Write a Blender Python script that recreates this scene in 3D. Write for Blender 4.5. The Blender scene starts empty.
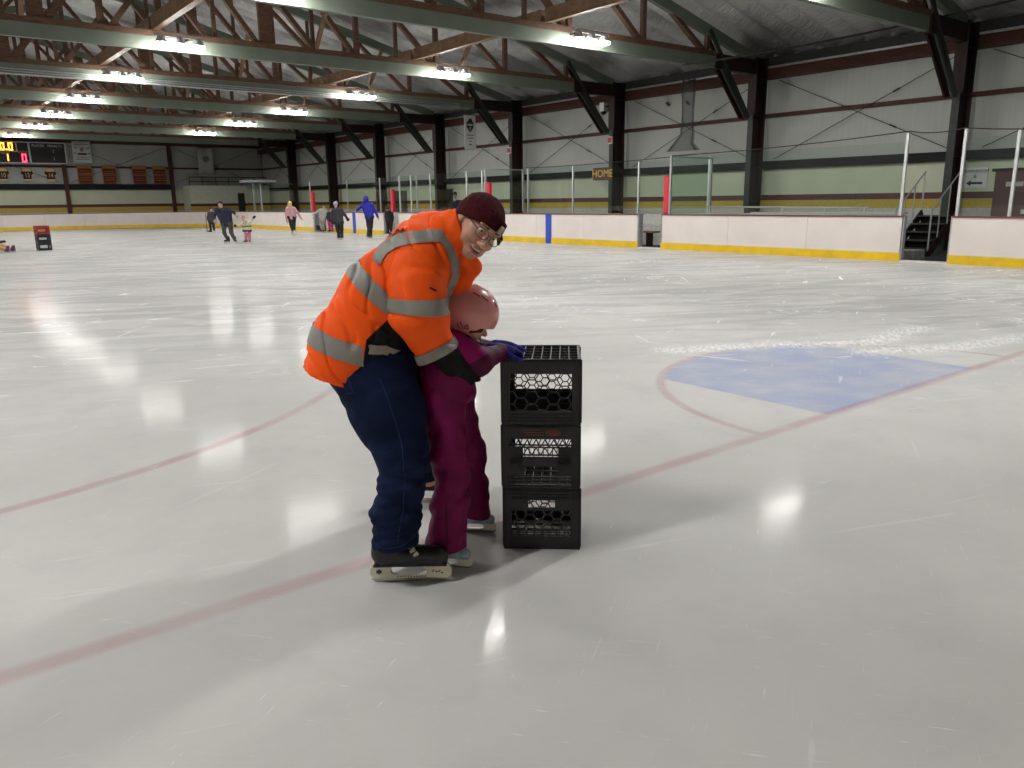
import bpy, bmesh, math, random
import numpy as np
from mathutils import Vector, Matrix
from mathutils.bvhtree import BVHTree
import openvdb

random.seed(7); rng = np.random.default_rng(7)
SC = bpy.context.scene; COL = SC.collection
PI = math.pi

# ------------------------------------------------------------------ camera, world, exposure
F_PX, YAW, PITCH, ROLL, CAM_H = 779.2474, math.radians(37.85857), math.radians(13.20454), math.radians(-0.72342), 1.47
def _axes():
    cy, sy, cp, sp = math.cos(YAW), math.sin(YAW), math.cos(PITCH), math.sin(PITCH)
    f = np.array([sy*cp, cy*cp, -sp]); r = np.array([cy, -sy, 0.]); u = np.cross(r, f)
    c, s = math.cos(ROLL), math.sin(ROLL)
    return c*r+s*u, -s*r+c*u, f
AR, AU, AF = _axes()
cam = bpy.data.cameras.new('camera'); cam_ob = bpy.data.objects.new('camera', cam); COL.objects.link(cam_ob)
cam.sensor_fit = 'HORIZONTAL'; cam.sensor_width = 36.0; cam.lens = F_PX*36.0/1024.0
cam.clip_start = 0.05; cam.clip_end = 300
cam_ob.matrix_world = Matrix(((AR[0], AU[0], -AF[0], 0), (AR[1], AU[1], -AF[1], 0), (AR[2], AU[2], -AF[2], CAM_H), (0, 0, 0, 1)))
SC.camera = cam_ob
SC.view_settings.view_transform = 'Standard'; SC.view_settings.look = 'None'
SC.view_settings.gamma = 1.0; SC.view_settings.use_curve_mapping = False
SC.view_settings.exposure = 0.85
LAMP_STRENGTH = 150.0                  # radiance of the high-bay lamp lenses, the only light in the hall
w = bpy.data.worlds.new('world'); SC.world = w; w.use_nodes = True
w.node_tree.nodes['Background'].inputs[0].default_value = (.5, .55, .6, 1)
w.node_tree.nodes['Background'].inputs[1].default_value = 0.02
SC.cycles.use_denoising = True
SC.cycles.max_bounces = 8; SC.cycles.diffuse_bounces = 5; SC.cycles.transparent_max_bounces = 16
SC.cycles.sample_clamp_indirect = 6.0; SC.cycles.caustics_reflective = False; SC.cycles.caustics_refractive = False

# measured places: survey helpers turn a sighting from the photograph into a point at a known real distance
RR = np.array([math.cos(YAW), -math.sin(YAW), 0.]); GG = np.array([math.sin(YAW), math.cos(YAW), 0.])
EYE = np.array([0., 0., CAM_H])
def ray(x, y): return AF+(x-512)/F_PX*AR-(y-384)/F_PX*AU
def ground(x, y, z=0.):
    d = ray(x, y); return EYE+(z-CAM_H)/d[2]*d
def atX(x, y, X):
    d = ray(x, y); return EYE+X/d[0]*d
def atY(x, y, Y):
    d = ray(x, y); return EYE+Y/d[1]*d
def L(x, y, dist):                      # local frame of the people: (across, away, up)
    d = ray(x, y); P = EYE+dist/(d@GG)*d
    return np.array([P@RR, P@GG, P[2]])
def world(a, d, z=0.): return Vector(tuple(a*RR+d*GG+np.array([0, 0, z])))

# ------------------------------------------------------------------ materials
MATS = {}
def new_mat(name):
    m = bpy.data.materials.new(name); m.use_nodes = True
    nt = m.node_tree; b = nt.nodes['Principled BSDF']
    return m, nt, b
def mat(name, col, rough=.6, metal=0., noise=.12, nscale=12., bump=0., bscale=60., spec=.5, stretch=None, emit=None, estr=0., coat=0., sheen=0.):
    if name in MATS: return MATS[name]
    m, nt, b = new_mat(name); N = nt.nodes; K = nt.links
    b.inputs['Roughness'].default_value = rough; b.inputs['Metallic'].default_value = metal
    b.inputs['Specular IOR Level'].default_value = spec
    b.inputs['Coat Weight'].default_value = coat; b.inputs['Sheen Weight'].default_value = sheen
    tc = N.new('ShaderNodeTexCoord'); mp = N.new('ShaderNodeMapping')
    K.new(tc.outputs['Object'], mp.inputs[0])
    if stretch: mp.inputs['Scale'].default_value = stretch
    nz = N.new('ShaderNodeTexNoise'); nz.inputs['Scale'].default_value = nscale; nz.inputs['Detail'].default_value = 4
    K.new(mp.outputs[0], nz.inputs['Vector'])
    rp = N.new('ShaderNodeValToRGB'); K.new(nz.outputs['Fac'], rp.inputs[0])
    c = np.array(col[:3]); lo = np.clip(c*(1-noise), 0, 1); hi = np.clip(c*(1+noise), 0, 1)
    rp.color_ramp.elements[0].color = (*lo, 1); rp.color_ramp.elements[1].color = (*hi, 1)
    rp.color_ramp.elements[0].position = .3; rp.color_ramp.elements[1].position = .7
    K.new(rp.outputs[0], b.inputs['Base Color'])
    if bump > 0:
        n2 = N.new('ShaderNodeTexNoise'); n2.inputs['Scale'].default_value = bscale; n2.inputs['Detail'].default_value = 5
        K.new(mp.outputs[0], n2.inputs['Vector'])
        bp = N.new('ShaderNodeBump'); bp.inputs['Strength'].default_value = bump; bp.inputs['Distance'].default_value = .02
        K.new(n2.outputs['Fac'], bp.inputs['Height']); K.new(bp.outputs[0], b.inputs['Normal'])
    if emit:
        b.inputs['Emission Color'].default_value = (*emit, 1); b.inputs['Emission Strength'].default_value = estr
    MATS[name] = m; return m
def srgb(r, g, b_):
    f = lambda v: (v/255/12.92 if v/255 <= .04045 else ((v/255+.055)/1.055)**2.4)
    return (f(r), f(g), f(b_))

class X:                                 # tiny expression builder for shader maths
    nt = None
    def __init__(s, v): s.v = v
    @staticmethod
    def op(o, *a, clamp=False):
        n = X.nt.nodes.new('ShaderNodeMath'); n.operation = o; n.use_clamp = clamp
        for i, q in enumerate(a):
            if isinstance(q, X): X.nt.links.new(q.v, n.inputs[i])
            else: n.inputs[i].default_value = q
        return X(n.outputs[0])
    def __add__(s, o): return X.op('ADD', s, o)
    def __radd__(s, o): return X.op('ADD', o, s)
    def __sub__(s, o): return X.op('SUBTRACT', s, o)
    def __rsub__(s, o): return X.op('SUBTRACT', o, s)
    def __mul__(s, o): return X.op('MULTIPLY', s, o)
    def __rmul__(s, o): return X.op('MULTIPLY', o, s)
    def __truediv__(s, o): return X.op('DIVIDE', s, o)
    def abs(s): return X.op('ABSOLUTE', s)
    def sqrt(s): return X.op('SQRT', s)
    def max(s, o): return X.op('MAXIMUM', s, o)
    def min(s, o): return X.op('MINIMUM', s, o)
    def ramp(s, a, b):                   # 0 at a, 1 at b (smooth)
        n = X.nt.nodes.new('ShaderNodeMapRange'); n.interpolation_type = 'SMOOTHSTEP'
        X.nt.links.new(s.v, n.inputs[0]); n.inputs[1].default_value = a; n.inputs[2].default_value = b
        n.inputs[3].default_value = 0; n.inputs[4].default_value = 1
        return X(n.outputs[0])
def ramp(v, a, b):
    if a < b: return v.ramp(a, b)
    return 1-v.ramp(b, a)
def tex_noise(vec, scale, detail=3., dist=0., rough=.5, stretch=(1, 1, 1), rotz=0.):
    mp = X.nt.nodes.new('ShaderNodeMapping'); mp.inputs['Scale'].default_value = stretch; mp.inputs['Rotation'].default_value = (0, 0, rotz)
    # rotate first, stretch afterwards
    mp.vector_type = 'POINT'
    r = X.nt.nodes.new('ShaderNodeVectorRotate'); r.rotation_type = 'Z_AXIS'; r.inputs['Angle'].default_value = rotz
    X.nt.links.new(vec, r.inputs['Vector']); mp.inputs['Rotation'].default_value = (0, 0, 0)
    X.nt.links.new(r.outputs[0], mp.inputs[0])
    n = X.nt.nodes.new('ShaderNodeTexNoise'); n.inputs['Scale'].default_value = scale; n.inputs['Detail'].default_value = detail
    n.inputs['Distortion'].default_value = dist; n.inputs['Roughness'].default_value = rough
    X.nt.links.new(mp.outputs[0], n.inputs['Vector'])
    return X(n.outputs['Fac'])
def mixcol(a, b, fac):
    n = X.nt.nodes.new('ShaderNodeMix'); n.data_type = 'RGBA'
    X.nt.links.new(fac.v, n.inputs[0])
    for i, q in ((6, a), (7, b)):
        if isinstance(q, tuple): n.inputs[i].default_value = (*q, 1)
        else: X.nt.links.new(q, n.inputs[i])
    return n.outputs[2]

# ------------------------------------------------------------------ mesh helpers
def link(o, parent=None):
    COL.objects.link(o)
    if parent is not None: o.parent = parent
    return o
def tag(o, label=None, cat=None, group=None, kind=None):
    if label: o['label'] = label
    if cat: o['category'] = cat
    if group: o['group'] = group
    if kind: o['kind'] = kind
    return o
def empty(name, loc=(0, 0, 0), rz=0., **k):
    o = bpy.data.objects.new(name, None); o.empty_display_size = .1; o.location = loc; o.rotation_euler = (0, 0, rz)
    link(o); return tag(o, **k)
class MB:
    def __init__(s): s.v = []; s.f = []; s.m = []; s.cur = 0
    def add(s, vs, fs):
        n = len(s.v); s.v += [tuple(p) for p in vs]; s.f += [tuple(i+n for i in f) for f in fs]; s.m += [s.cur]*len(fs); return s
    def box(s, lo, hi):
        (a, b, c), (d, e, f) = lo, hi
        return s.add([(a, b, c), (d, b, c), (d, e, c), (a, e, c), (a, b, f), (d, b, f), (d, e, f), (a, e, f)],
                     [(0, 3, 2, 1), (4, 5, 6, 7), (0, 1, 5, 4), (1, 2, 6, 5), (2, 3, 7, 6), (3, 0, 4, 7)])
    def bar(s, p, q, w, h, up=(0, 0, 1)):            # rectangular bar from p to q: w sideways, h along up
        p, q, up = Vector(p), Vector(q), Vector(up); t = (q-p).normalized(); sd = t.cross(up)
        if sd.length < 1e-5: sd = t.cross(Vector((0, 1, 0)))
        sd.normalize(); u = sd.cross(t).normalized(); sd *= w/2; u *= h/2
        return s.add([p-sd-u, p+sd-u, p+sd+u, p-sd+u, q-sd-u, q+sd-u, q+sd+u, q-sd+u],
                     [(0, 1, 2, 3), (7, 6, 5, 4), (0, 4, 5, 1), (1, 5, 6, 2), (2, 6, 7, 3), (3, 7, 4, 0)])
    def tube(s, pts, r, n=8, closed=False, cap=True):
        P = [Vector(p) for p in pts]; m = len(P); R = r if hasattr(r, '__len__') else [r]*m
        base = len(s.v); ref = None; rings = []
        for i in range(m):
            a = P[(i-1) % m] if (closed or i > 0) else P[i]; b = P[(i+1) % m] if (closed or i < m-1) else P[i]
            t = (b-a).normalized()
            if ref is None:
                ref = t.orthogonal().normalized()
            ref = (ref-t*ref.dot(t)); ref = ref.normalized() if ref.length > 1e-6 else t.orthogonal().normalized()
            bi = t.cross(ref)
            rings.append([P[i]+(ref*math.cos(2*PI*k/n)+bi*math.sin(2*PI*k/n))*R[i] for k in range(n)])
        vs = [p for g in rings for p in g]; fs = []
        for i in range(m if closed else m-1):
            j = (i+1) % m
            for k in range(n): fs.append((i*n+k, i*n+(k+1) % n, j*n+(k+1) % n, j*n+k))
        if cap and not closed: fs += [tuple(range(n-1, -1, -1)), tuple((m-1)*n+k for k in range(n))]
        return s.add(vs, fs)
    def extrude(s, outline, axis, lo, hi):           # closed outline (2-D) extruded along an axis
        n = len(outline)
        def put(p, h): return (h, p[0], p[1]) if axis == 0 else ((p[0], h, p[1]) if axis == 1 else (p[0], p[1], h))
        vs = [put(p, lo) for p in outline]+[put(p, hi) for p in outline]
        fs = [tuple(range(n-1, -1, -1)), tuple(range(n, 2*n))]+[(i, (i+1) % n, n+(i+1) % n, n+i) for i in range(n)]
        return s.add(vs, fs)
    def disc(s, c, r, t, axis=2, n=16):
        o = [(c[(axis+1) % 3]+r*math.cos(2*PI*k/n), c[(axis+2) % 3]+r*math.sin(2*PI*k/n)) for k in range(n)]
        def put(p, h):
            q = [0, 0, 0]; q[axis] = h; q[(axis+1) % 3] = p[0]; q[(axis+2) % 3] = p[1]; return tuple(q)
        vs = [put(p, c[axis]-t/2) for p in o]+[put(p, c[axis]+t/2) for p in o]
        return s.add(vs, [tuple(range(n-1, -1, -1)), tuple(range(n, 2*n))]+[(i, (i+1) % n, n+(i+1) % n, n+i) for i in range(n)])
    def mesh(s, name, mats, smooth=False, bevel=0.):
        me = bpy.data.meshes.new(name); me.from_pydata(s.v, [], s.f)
        for q in (mats if isinstance(mats, (list, tuple)) else [mats]): me.materials.append(q)
        me.polygons.foreach_set('material_index', s.m)
        bm = bmesh.new(); bm.from_mesh(me); bmesh.ops.recalc_face_normals(bm, faces=bm.faces)
        if bevel: bmesh.ops.bevel(bm, geom=bm.edges[:], offset=bevel, segments=1, affect='EDGES', clamp_overlap=True)
        bm.to_mesh(me); bm.free()
        if smooth: me.polygons.foreach_set('use_smooth', [True]*len(me.polygons))
        return me
    def build(s, name, mats, parent=None, smooth=False, bevel=0., loc=None):
        o = bpy.data.objects.new(name, s.mesh(name, mats, smooth, bevel)); link(o, parent)
        if loc is not None: o.location = loc
        return o
def dup(o, name=None, parent=None, loc=None):
    c = o.copy(); COL.objects.link(c)
    if parent is not None: c.parent = parent
    if loc is not None: c.location = loc
    return c
def dup_tree(root, loc, rz=None, label=None):
    r = dup(root, loc=loc)
    if rz is not None: r.rotation_euler = (0, 0, rz)
    if label: r['label'] = label
    for ch in list(root.children):
        k = dup(ch, parent=r)
        for g in list(ch.children): dup(g, parent=k)
    return r
def text(name, body, size, origin, right, up, material, parent=None, depth=.004, align='CENTER', squash=1.):
    cu = bpy.data.curves.new(name, 'FONT'); cu.body = body; cu.size = size; cu.extrude = depth; cu.align_x = align; cu.align_y = 'CENTER'; cu.resolution_u = 3
    t = bpy.data.objects.new(name, cu); COL.objects.link(t)
    dg = bpy.context.evaluated_depsgraph_get(); me = bpy.data.meshes.new_from_object(t.evaluated_get(dg))
    bpy.data.objects.remove(t); bpy.data.curves.remove(cu)
    right, up = Vector(right).normalized(), Vector(up).normalized(); nrm = right.cross(up)
    M = Matrix(((right.x*squash, up.x, nrm.x, origin[0]), (right.y*squash, up.y, nrm.y, origin[1]), (right.z*squash, up.z, nrm.z, origin[2]), (0, 0, 0, 1)))
    me.transform(M); me.materials.clear(); me.materials.append(material)
    o = bpy.data.objects.new(name, me); return link(o, parent)

# ------------------------------------------------------------------ solid modelling of bodies and clothes (distance fields)
class Sdf:
    def __init__(s, res): s.p = []; s.res = res; s.disp = None
    def cone(s, a, b, ra, rb=None, k=.03, op='add'):
        a, b = np.array(a, float), np.array(b, float); rb = ra if rb is None else rb
        ba = b-a; l2 = max(ba@ba, 1e-9); R = max(ra, rb)
        def fn(x, y, z):
            t = np.clip(((x-a[0])*ba[0]+(y-a[1])*ba[1]+(z-a[2])*ba[2])/l2, 0, 1)
            return np.sqrt((x-a[0]-t*ba[0])**2+(y-a[1]-t*ba[1])**2+(z-a[2]-t*ba[2])**2)-(ra+(rb-ra)*t)
        s.p.append((op, fn, np.minimum(a, b)-R, np.maximum(a, b)+R, k)); return s
    def chain(s, pts, rs, k=.03):
        for i in range(len(pts)-1): s.cone(pts[i], pts[i+1], rs[i], rs[i+1], k)
        return s
    def ell(s, c, r, M=None, k=.03, op='add'):
        c = np.array(c, float); r = np.array(r, float); M = np.eye(3) if M is None else np.array(M)   # rows of M = local axes
        def fn(x, y, z):
            X_, Y_, Z_ = x-c[0], y-c[1], z-c[2]
            u = [M[i][0]*X_+M[i][1]*Y_+M[i][2]*Z_ for i in range(3)]
            k0 = np.sqrt(sum((u[i]/r[i])**2 for i in range(3))); k1 = np.sqrt(sum((u[i]/r[i]**2)**2 for i in range(3)))+1e-9
            return k0*(k0-1)/k1
        e = r.max(); s.p.append((op, fn, c-e, c+e, k)); return s
    def cut(s, n, p, k=.004):                           # remove the side n points to
        n = np.array(n, float); n /= np.linalg.norm(n); p = np.array(p, float)
        s.p.append(('cut', lambda x, y, z: (x-p[0])*n[0]+(y-p[1])*n[1]+(z-p[2])*n[2], None, None, k)); return s
    def mesh(s, name, mats, offset=(0, 0, 0)):
        adds = [q for q in s.p if q[0] == 'add']; res = s.res
        lo = np.min([q[2] for q in adds], 0)-4*res; hi = np.max([q[3] for q in adds], 0)+4*res
        n = np.ceil((hi-lo)/res).astype(int)+1; D = np.full(n, 1.0, np.float32)
        ax = [(lo[i]+res*np.arange(n[i])).astype(np.float32) for i in range(3)]
        for op, fn, a, b, k in s.p:
            if a is None: sl = [slice(0, n[i]) for i in range(3)]
            else:
                pad = k+4*res
                i0 = np.maximum(np.floor((a-pad-lo)/res).astype(int), 0); i1 = np.minimum(np.ceil((b+pad-lo)/res).astype(int)+1, n)
                if (i1 <= i0).any(): continue
                sl = [slice(i0[i], i1[i]) for i in range(3)]
            g = (ax[0][sl[0]][:, None, None], ax[1][sl[1]][None, :, None], ax[2][sl[2]][None, None, :])
            d = fn(*g); e = D[tuple(sl)]
            if op == 'add':
                h = np.clip(.5+.5*(e-d)/k, 0, 1); e = e*(1-h)+d*h-k*h*(1-h)
            elif op == 'sub':
                h = np.clip(.5-.5*(e+d)/k, 0, 1); e = e*(1-h)-d*h+k*h*(1-h)
            else: continue
            D[tuple(sl)] = e
        G = (ax[0][:, None, None], ax[1][None, :, None], ax[2][None, None, :])
        if s.disp is not None: D += s.disp(*G).astype(np.float32)
        for q in s.p:
            if q[0] == 'cut': D = np.maximum(D, q[1](*G).astype(np.float32))
        D = np.clip(D, -3*res, 3*res)
        g = openvdb.FloatGrid(float(3*res)); g.copyFromArray(np.ascontiguousarray(D))
        pts, quads = g.convertToQuads(isovalue=0.0)
        pts = pts*res+lo-np.array(offset)
        me = bpy.data.meshes.new(name); me.from_pydata(pts.tolist(), [], quads.tolist())
        for q in (mats if isinstance(mats, (list, tuple)) else [mats]): me.materials.append(q)
        bm = bmesh.new(); bm.from_mesh(me); bmesh.ops.recalc_face_normals(bm, faces=bm.faces); bm.to_mesh(me); bm.free()
        me.polygons.foreach_set('use_smooth', [True]*len(me.polygons)); return me
    def build(s, name, mats, parent=None, offset=(0, 0, 0)):
        return link(bpy.data.objects.new(name, s.mesh(name, mats, offset)), parent)
def wrinkle(amp, freq, seed=0, stretch=(1, 1, 1)):
    r = np.random.default_rng(seed); ks = r.normal(size=(7, 3))*freq*np.array(stretch); ph = r.uniform(0, 6.28, 7)
    def fn(x, y, z):
        q = 0
        for i in range(7): q = q+np.sin(ks[i, 0]*x+ks[i, 1]*y+ks[i, 2]*z+ph[i]+1.2*np.sin(.5*ks[i, 1]*x-.6*ks[i, 2]*y+.5*ks[i, 0]*z))
        return amp*q/3.
    return fn
def band(src, name, planes, material, parent, lift=.004):
    """A strip of src's surface between cutting planes (each removes the side its normal points to), lifted off the cloth."""
    bm = bmesh.new(); bm.from_mesh(src.data)
    for n, p in planes:
        bmesh.ops.bisect_plane(bm, geom=bm.verts[:]+bm.edges[:]+bm.faces[:], plane_co=p, plane_no=n, clear_outer=True)
    bm.normal_update()
    for v in bm.verts: v.co += v.normal*lift
    me = bpy.data.meshes.new(name); bm.to_mesh(me); bm.free(); me.materials.clear(); me.materials.append(material)
    for p in me.polygons: p.material_index = 0
    return link(bpy.data.objects.new(name, me), parent)
def ribbon(src, name, pts, width, direction, material, parent, lift=.004, sub=6):
    """A strip laid along pts (local points) onto the nearest skin of src seen along direction."""
    bm = bmesh.new(); bm.from_mesh(src.data); T = BVHTree.FromBMesh(bm); bm.free()
    d = Vector(direction).normalized(); P = []
    pts = [Vector(p) for p in pts]
    for i in range(len(pts)-1):
        for k in range(sub): P.append(pts[i].lerp(pts[i+1], k/sub))
    P.append(pts[-1]); rows = []
    for i, p in enumerate(P):
        t = (P[min(i+1, len(P)-1)]-P[max(i-1, 0)]).normalized(); sd = d.cross(t).normalized()*width/2
        row = []
        for k in range(5):
            q = p+sd*(k/2-1); h, nn, _, _ = T.ray_cast(q-d*1.5, d)
            row.append(None if h is None else h+(nn if nn.dot(d) < 0 else -nn)*lift)
        rows.append(row)
    m = MB(); idx = {}
    for i, r in enumerate(rows):
        for k, h in enumerate(r):
            if h is not None: idx[i, k] = len(m.v); m.v.append(tuple(h))
    for i in range(len(rows)-1):
        for k in range(4):
            q = [(i, k), (i, k+1), (i+1, k+1), (i+1, k)]
            if all(z in idx for z in q) and max((Vector(m.v[idx[q[a]]])-Vector(m.v[idx[q[(a+1) % 4]]])).length for a in range(4)) < .09:
                m.f.append(tuple(idx[z] for z in q)); m.m.append(0)
    return m.build(name, material, parent, smooth=True)

# ------------------------------------------------------------------ building dimensions
RIDGE_X, WALL_X, LEFT_X, FAR_Y, NEAR_Y = 6.35, 24.0, -11.3, 63.0, -6.0
BAY = 6.491
def TY(k): return 16.559+BAY*k
def roof_z(x): return 6.72+.25*(20.65-RIDGE_X-abs(x-RIDGE_X))
BOARD_X, BOARD_L, BOARD_FAR, BOARD_NEAR, CORNER = 18.24, -6.04, 60.35, -0.65, 8.5
GOAL_Y, MID_X = 2.77, 6.1

# ------------------------------------------------------------------ setting materials
M_TIMBER = mat('timber', (.115, .058, .034), .7, noise=.35, nscale=6, stretch=(1, 1, 4), bump=.15)
M_TIMBER_L = mat('timber_light', (.19, .108, .06), .65, noise=.3, nscale=5, bump=.12)
M_CHORD = mat('painted_chord', (.16, .19, .15), .55, noise=.08, nscale=2)
M_STEEL = mat('brown_steel', (.024, .011, .008), .55, noise=.2, spec=.25)
M_STEEL_G = mat('grey_green_steel', (.036, .040, .034), .5, noise=.15, spec=.3)
M_GIRT = mat('red_brown_girt', (.075, .028, .018), .6, noise=.2, spec=.25)
M_DARK = mat('dark_beam', (.034, .034, .030), .6, noise=.15, spec=.3)
M_BLACK = mat('black_ledge', (.010, .011, .011), .6, spec=.2)
M_WALL = mat('white_sheet', (.43, .44, .415), .6, noise=.06, nscale=1.5, bump=.25, bscale=1.4, stretch=(1, 14, .3))
M_GREEN = mat('pale_green_paint', (.56, .59, .44), .5, noise=.05, nscale=1.2)
M_MAROON = mat('maroon_paint', (.085, .015, .02), .5)
M_YELLOW = mat('yellow_paint', (.50, .36, .04), .5)
M_LOWER = mat('grey_white_paint', (.48, .48, .45), .5)
M_BOARD = mat('white_board', (.70, .64, .605), .35, noise=.05, nscale=1.5, bump=.05)
M_KICK = mat('yellow_kick', (.72, .47, .01), .4, noise=.12, nscale=3)
M_CAP = mat('maroon_cap', (.16, .035, .045), .45)
M_BLUE = mat('blue_stripe', (.02, .06, .42), .4)
M_ALU = mat('aluminium', (.62, .63, .63), .35, metal=.6, noise=.06)
M_ALU_D = mat('dull_aluminium', (.36, .37, .37), .45, metal=.4, noise=.1)
M_RUBBER = mat('black_rubber', (.03, .03, .03), .85, noise=.2, bump=.1)
M_RED = mat('red_pad', (.55, .015, .04), .45)
M_DOOR = mat('maroon_door', (.075, .018, .022), .5)
M_WIRE = mat('black_cable', (.012, .012, .012), .6)
M_GALV = mat('galvanised', (.4, .41, .41), .4, metal=.5, noise=.15)

# ice: paint under the ice, skate scratches, snow scuffs
SCRAPES = [[(5.96, 5.05), (7.0, 4.55), (7.75, 4.0), (9.1, 4.1)], [(7.3, 3.75), (8.2, 3.3), (9.8, 3.0), (10.6, 3.6)]]     # scraped snow beyond the crease
def ice_material():
    m, nt, b = new_mat('ice'); X.nt = nt
    tc = nt.nodes.new('ShaderNodeTexCoord'); sp = nt.nodes.new('ShaderNodeSeparateXYZ'); nt.links.new(tc.outputs['Object'], sp.inputs[0])
    x, y = X(sp.outputs[0]), X(sp.outputs[1]); V = tc.outputs['Object']
    cloud = tex_noise(V, .45, 4); fine = tex_noise(V, 3.2, 5)
    col = mixcol((.515, .512, .497), (.575, .572, .557), ramp(cloud, .35, .65))
    col = mixcol(col, (.455, .46, .455), ramp(fine, .45, .75)*.35)
    clear = ramp(tex_noise(V, .55, 5, .8, .6, (1, 4, 1), .5), .45, .6)*ramp((x*x+y*y).sqrt(), 5.0, 12.0)      # clearer, greyer ice between the scraped lanes
    col = mixcol(col, (.41, .415, .415), clear*.75)
    wear = ramp(tex_noise(V, 2.2, 3), .25, .7)*.5+.5
    # blue goal crease, red crease line, goal line, face-off circles
    dx, dy = x-MID_X, y-GOAL_Y; r = (dx*dx+dy*dy).sqrt(); front = ramp(dy, -.02, .02)
    crease = ramp(r, 1.92, 1.86)*front*ramp(dx.abs(), 1.2, 1.15)
    col = mixcol(col, (.27, .33, .52), crease*.72*wear)
    line = ramp((r-1.92).abs(), .06, .015)*front*.38
    goal = ramp(dy.abs(), .075, .015)*ramp((x-MID_X).abs(), 12.3, 12.2)*.42
    circ = 0
    for cx in (-.65, 12.85):
        ex, ey = x-cx, y-8.85; q = (ex*ex+ey*ey).sqrt(); one = ramp((q-4.5).abs(), .07, .015)
        circ = one if circ == 0 else circ.max(one)
    red = line.max(goal).max(circ*ramp((x*x+y*y).sqrt(), 8.0, 4.8).max(.16)*.50)*wear
    col = mixcol(col, (.36, .15, .18), red)
    for yy in (21.2, 33.9):
        col = mixcol(col, (.30, .36, .55), ramp((y-yy).abs(), .17, .12)*.22*wear)
    # snow: long skate streaks in several directions, and scraped patches
    sn = 0
    for ang, sc, th in ((.35, .9, .64), (-.5, .8, .66), (1.25, 1.0, .665), (2.2, .7, .67)):
        s_ = ramp(tex_noise(V, sc, 6, .6, .62, (1, 11, 1), ang), th, th+.05)
        sn = s_ if sn == 0 else sn.max(s_)
    patch = ramp(tex_noise(V, .5, 6, .4, .65), .56, .68)*ramp(tex_noise(V, 7, 5, .3, .7), .48, .62)
    far = ramp((x*x+y*y).sqrt(), 5.0, 11.0)
    # arcs of scraped snow beyond the crease
    def seg(p, q):
        d0, d1 = q[0]-p[0], q[1]-p[1]; l2 = d0*d0+d1*d1
        u = X.op('ADD', ((x-p[0])*d0+(y-p[1])*d1)/l2, 0., clamp=True)
        ex, ey = x-p[0]-u*d0, y-p[1]-u*d1; return (ex*ex+ey*ey).sqrt()
    dist = 0
    for pts in SCRAPES:
        for a_, b_ in zip(pts[:-1], pts[1:]):
            q = seg(a_, b_); dist = q if dist == 0 else dist.min(q)
    arc = ramp(dist, .30, .02)*ramp(tex_noise(V, 9, 6, .8, .75, (1, 3, 1), -.6), .40, .60)
    sn = (sn*(far*.75+.12)).max(patch*(far*.6+.03)).max(arc*.55)
    hair = ramp(tex_noise(V, 5, 4, 1.2, .6, (1, 26, 1), .9), .68, .71).max(ramp(tex_noise(V, 4, 4, 1.2, .6, (1, 30, 1), 2.6), .69, .72))
    sn = sn.max(hair*.4)
    col = mixcol(col, (.93, .94, .94), sn)
    hgt = tex_noise(V, 1.6, 3)*.5+tex_noise(V, 11, 4, .4)*.10+hair*.05
    bp = nt.nodes.new('ShaderNodeBump'); bp.inputs['Strength'].default_value = .09; bp.inputs['Distance'].default_value = .012
    nt.links.new(hgt.v, bp.inputs['Height'])
    # partly frosted surface: matt paint under ice with a thin broken gloss
    N = nt.nodes; N.remove(b); df = N.new('ShaderNodeBsdfDiffuse'); gl = N.new('ShaderNodeBsdfGlossy'); mx = N.new('ShaderNodeMixShader'); fr = N.new('ShaderNodeFresnel')
    fr.inputs['IOR'].default_value = 1.31
    nt.links.new(col, df.inputs['Color']); nt.links.new(bp.outputs[0], gl.inputs['Normal']); nt.links.new(bp.outputs[0], fr.inputs['Normal'])
    cut_ = ramp(tex_noise(V, 11, 6, 1.2, .75, (1, 3, 1), .4), .36, .62)*.7+.3      # frosted skate marks break the gloss up
    rough = ramp(tex_noise(V, .8, 4), .35, .7)*.05+.10
    nt.links.new(rough.v, gl.inputs['Roughness'])
    fac = (X.op('POWER', X(fr.outputs[0]), 3.0)*.85+.018)*cut_*(1-sn*.85)
    nt.links.new(fac.v, mx.inputs[0]); nt.links.new(df.outputs[0], mx.inputs[1]); nt.links.new(gl.outputs[0], mx.inputs[2])
    nt.links.new(mx.outputs[0], N['Material Output'].inputs['Surface'])
    return m
def glass_material():
    m = bpy.data.materials.new('rink_glass'); m.use_nodes = True; nt = m.node_tree; N = nt.nodes; N.clear()
    o = N.new('ShaderNodeOutputMaterial'); t = N.new('ShaderNodeBsdfTransparent'); g = N.new('ShaderNodeBsdfGlossy'); mx = N.new('ShaderNodeMixShader')
    t.inputs[0].default_value = (.92, .96, .94, 1); g.inputs['Roughness'].default_value = .03; g.inputs[0].default_value = (.9, .95, .92, 1)
    lw = N.new('ShaderNodeLayerWeight'); lw.inputs[0].default_value = .5; X.nt = nt
    fr = X.op('POWER', X(lw.outputs['Facing']), 4.0)*.55+.035
    nt.links.new(fr.v, mx.inputs[0]); nt.links.new(t.outputs[0], mx.inputs[1]); nt.links.new(g.outputs[0], mx.inputs[2]); nt.links.new(mx.outputs[0], o.inputs[0])
    return m
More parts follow.
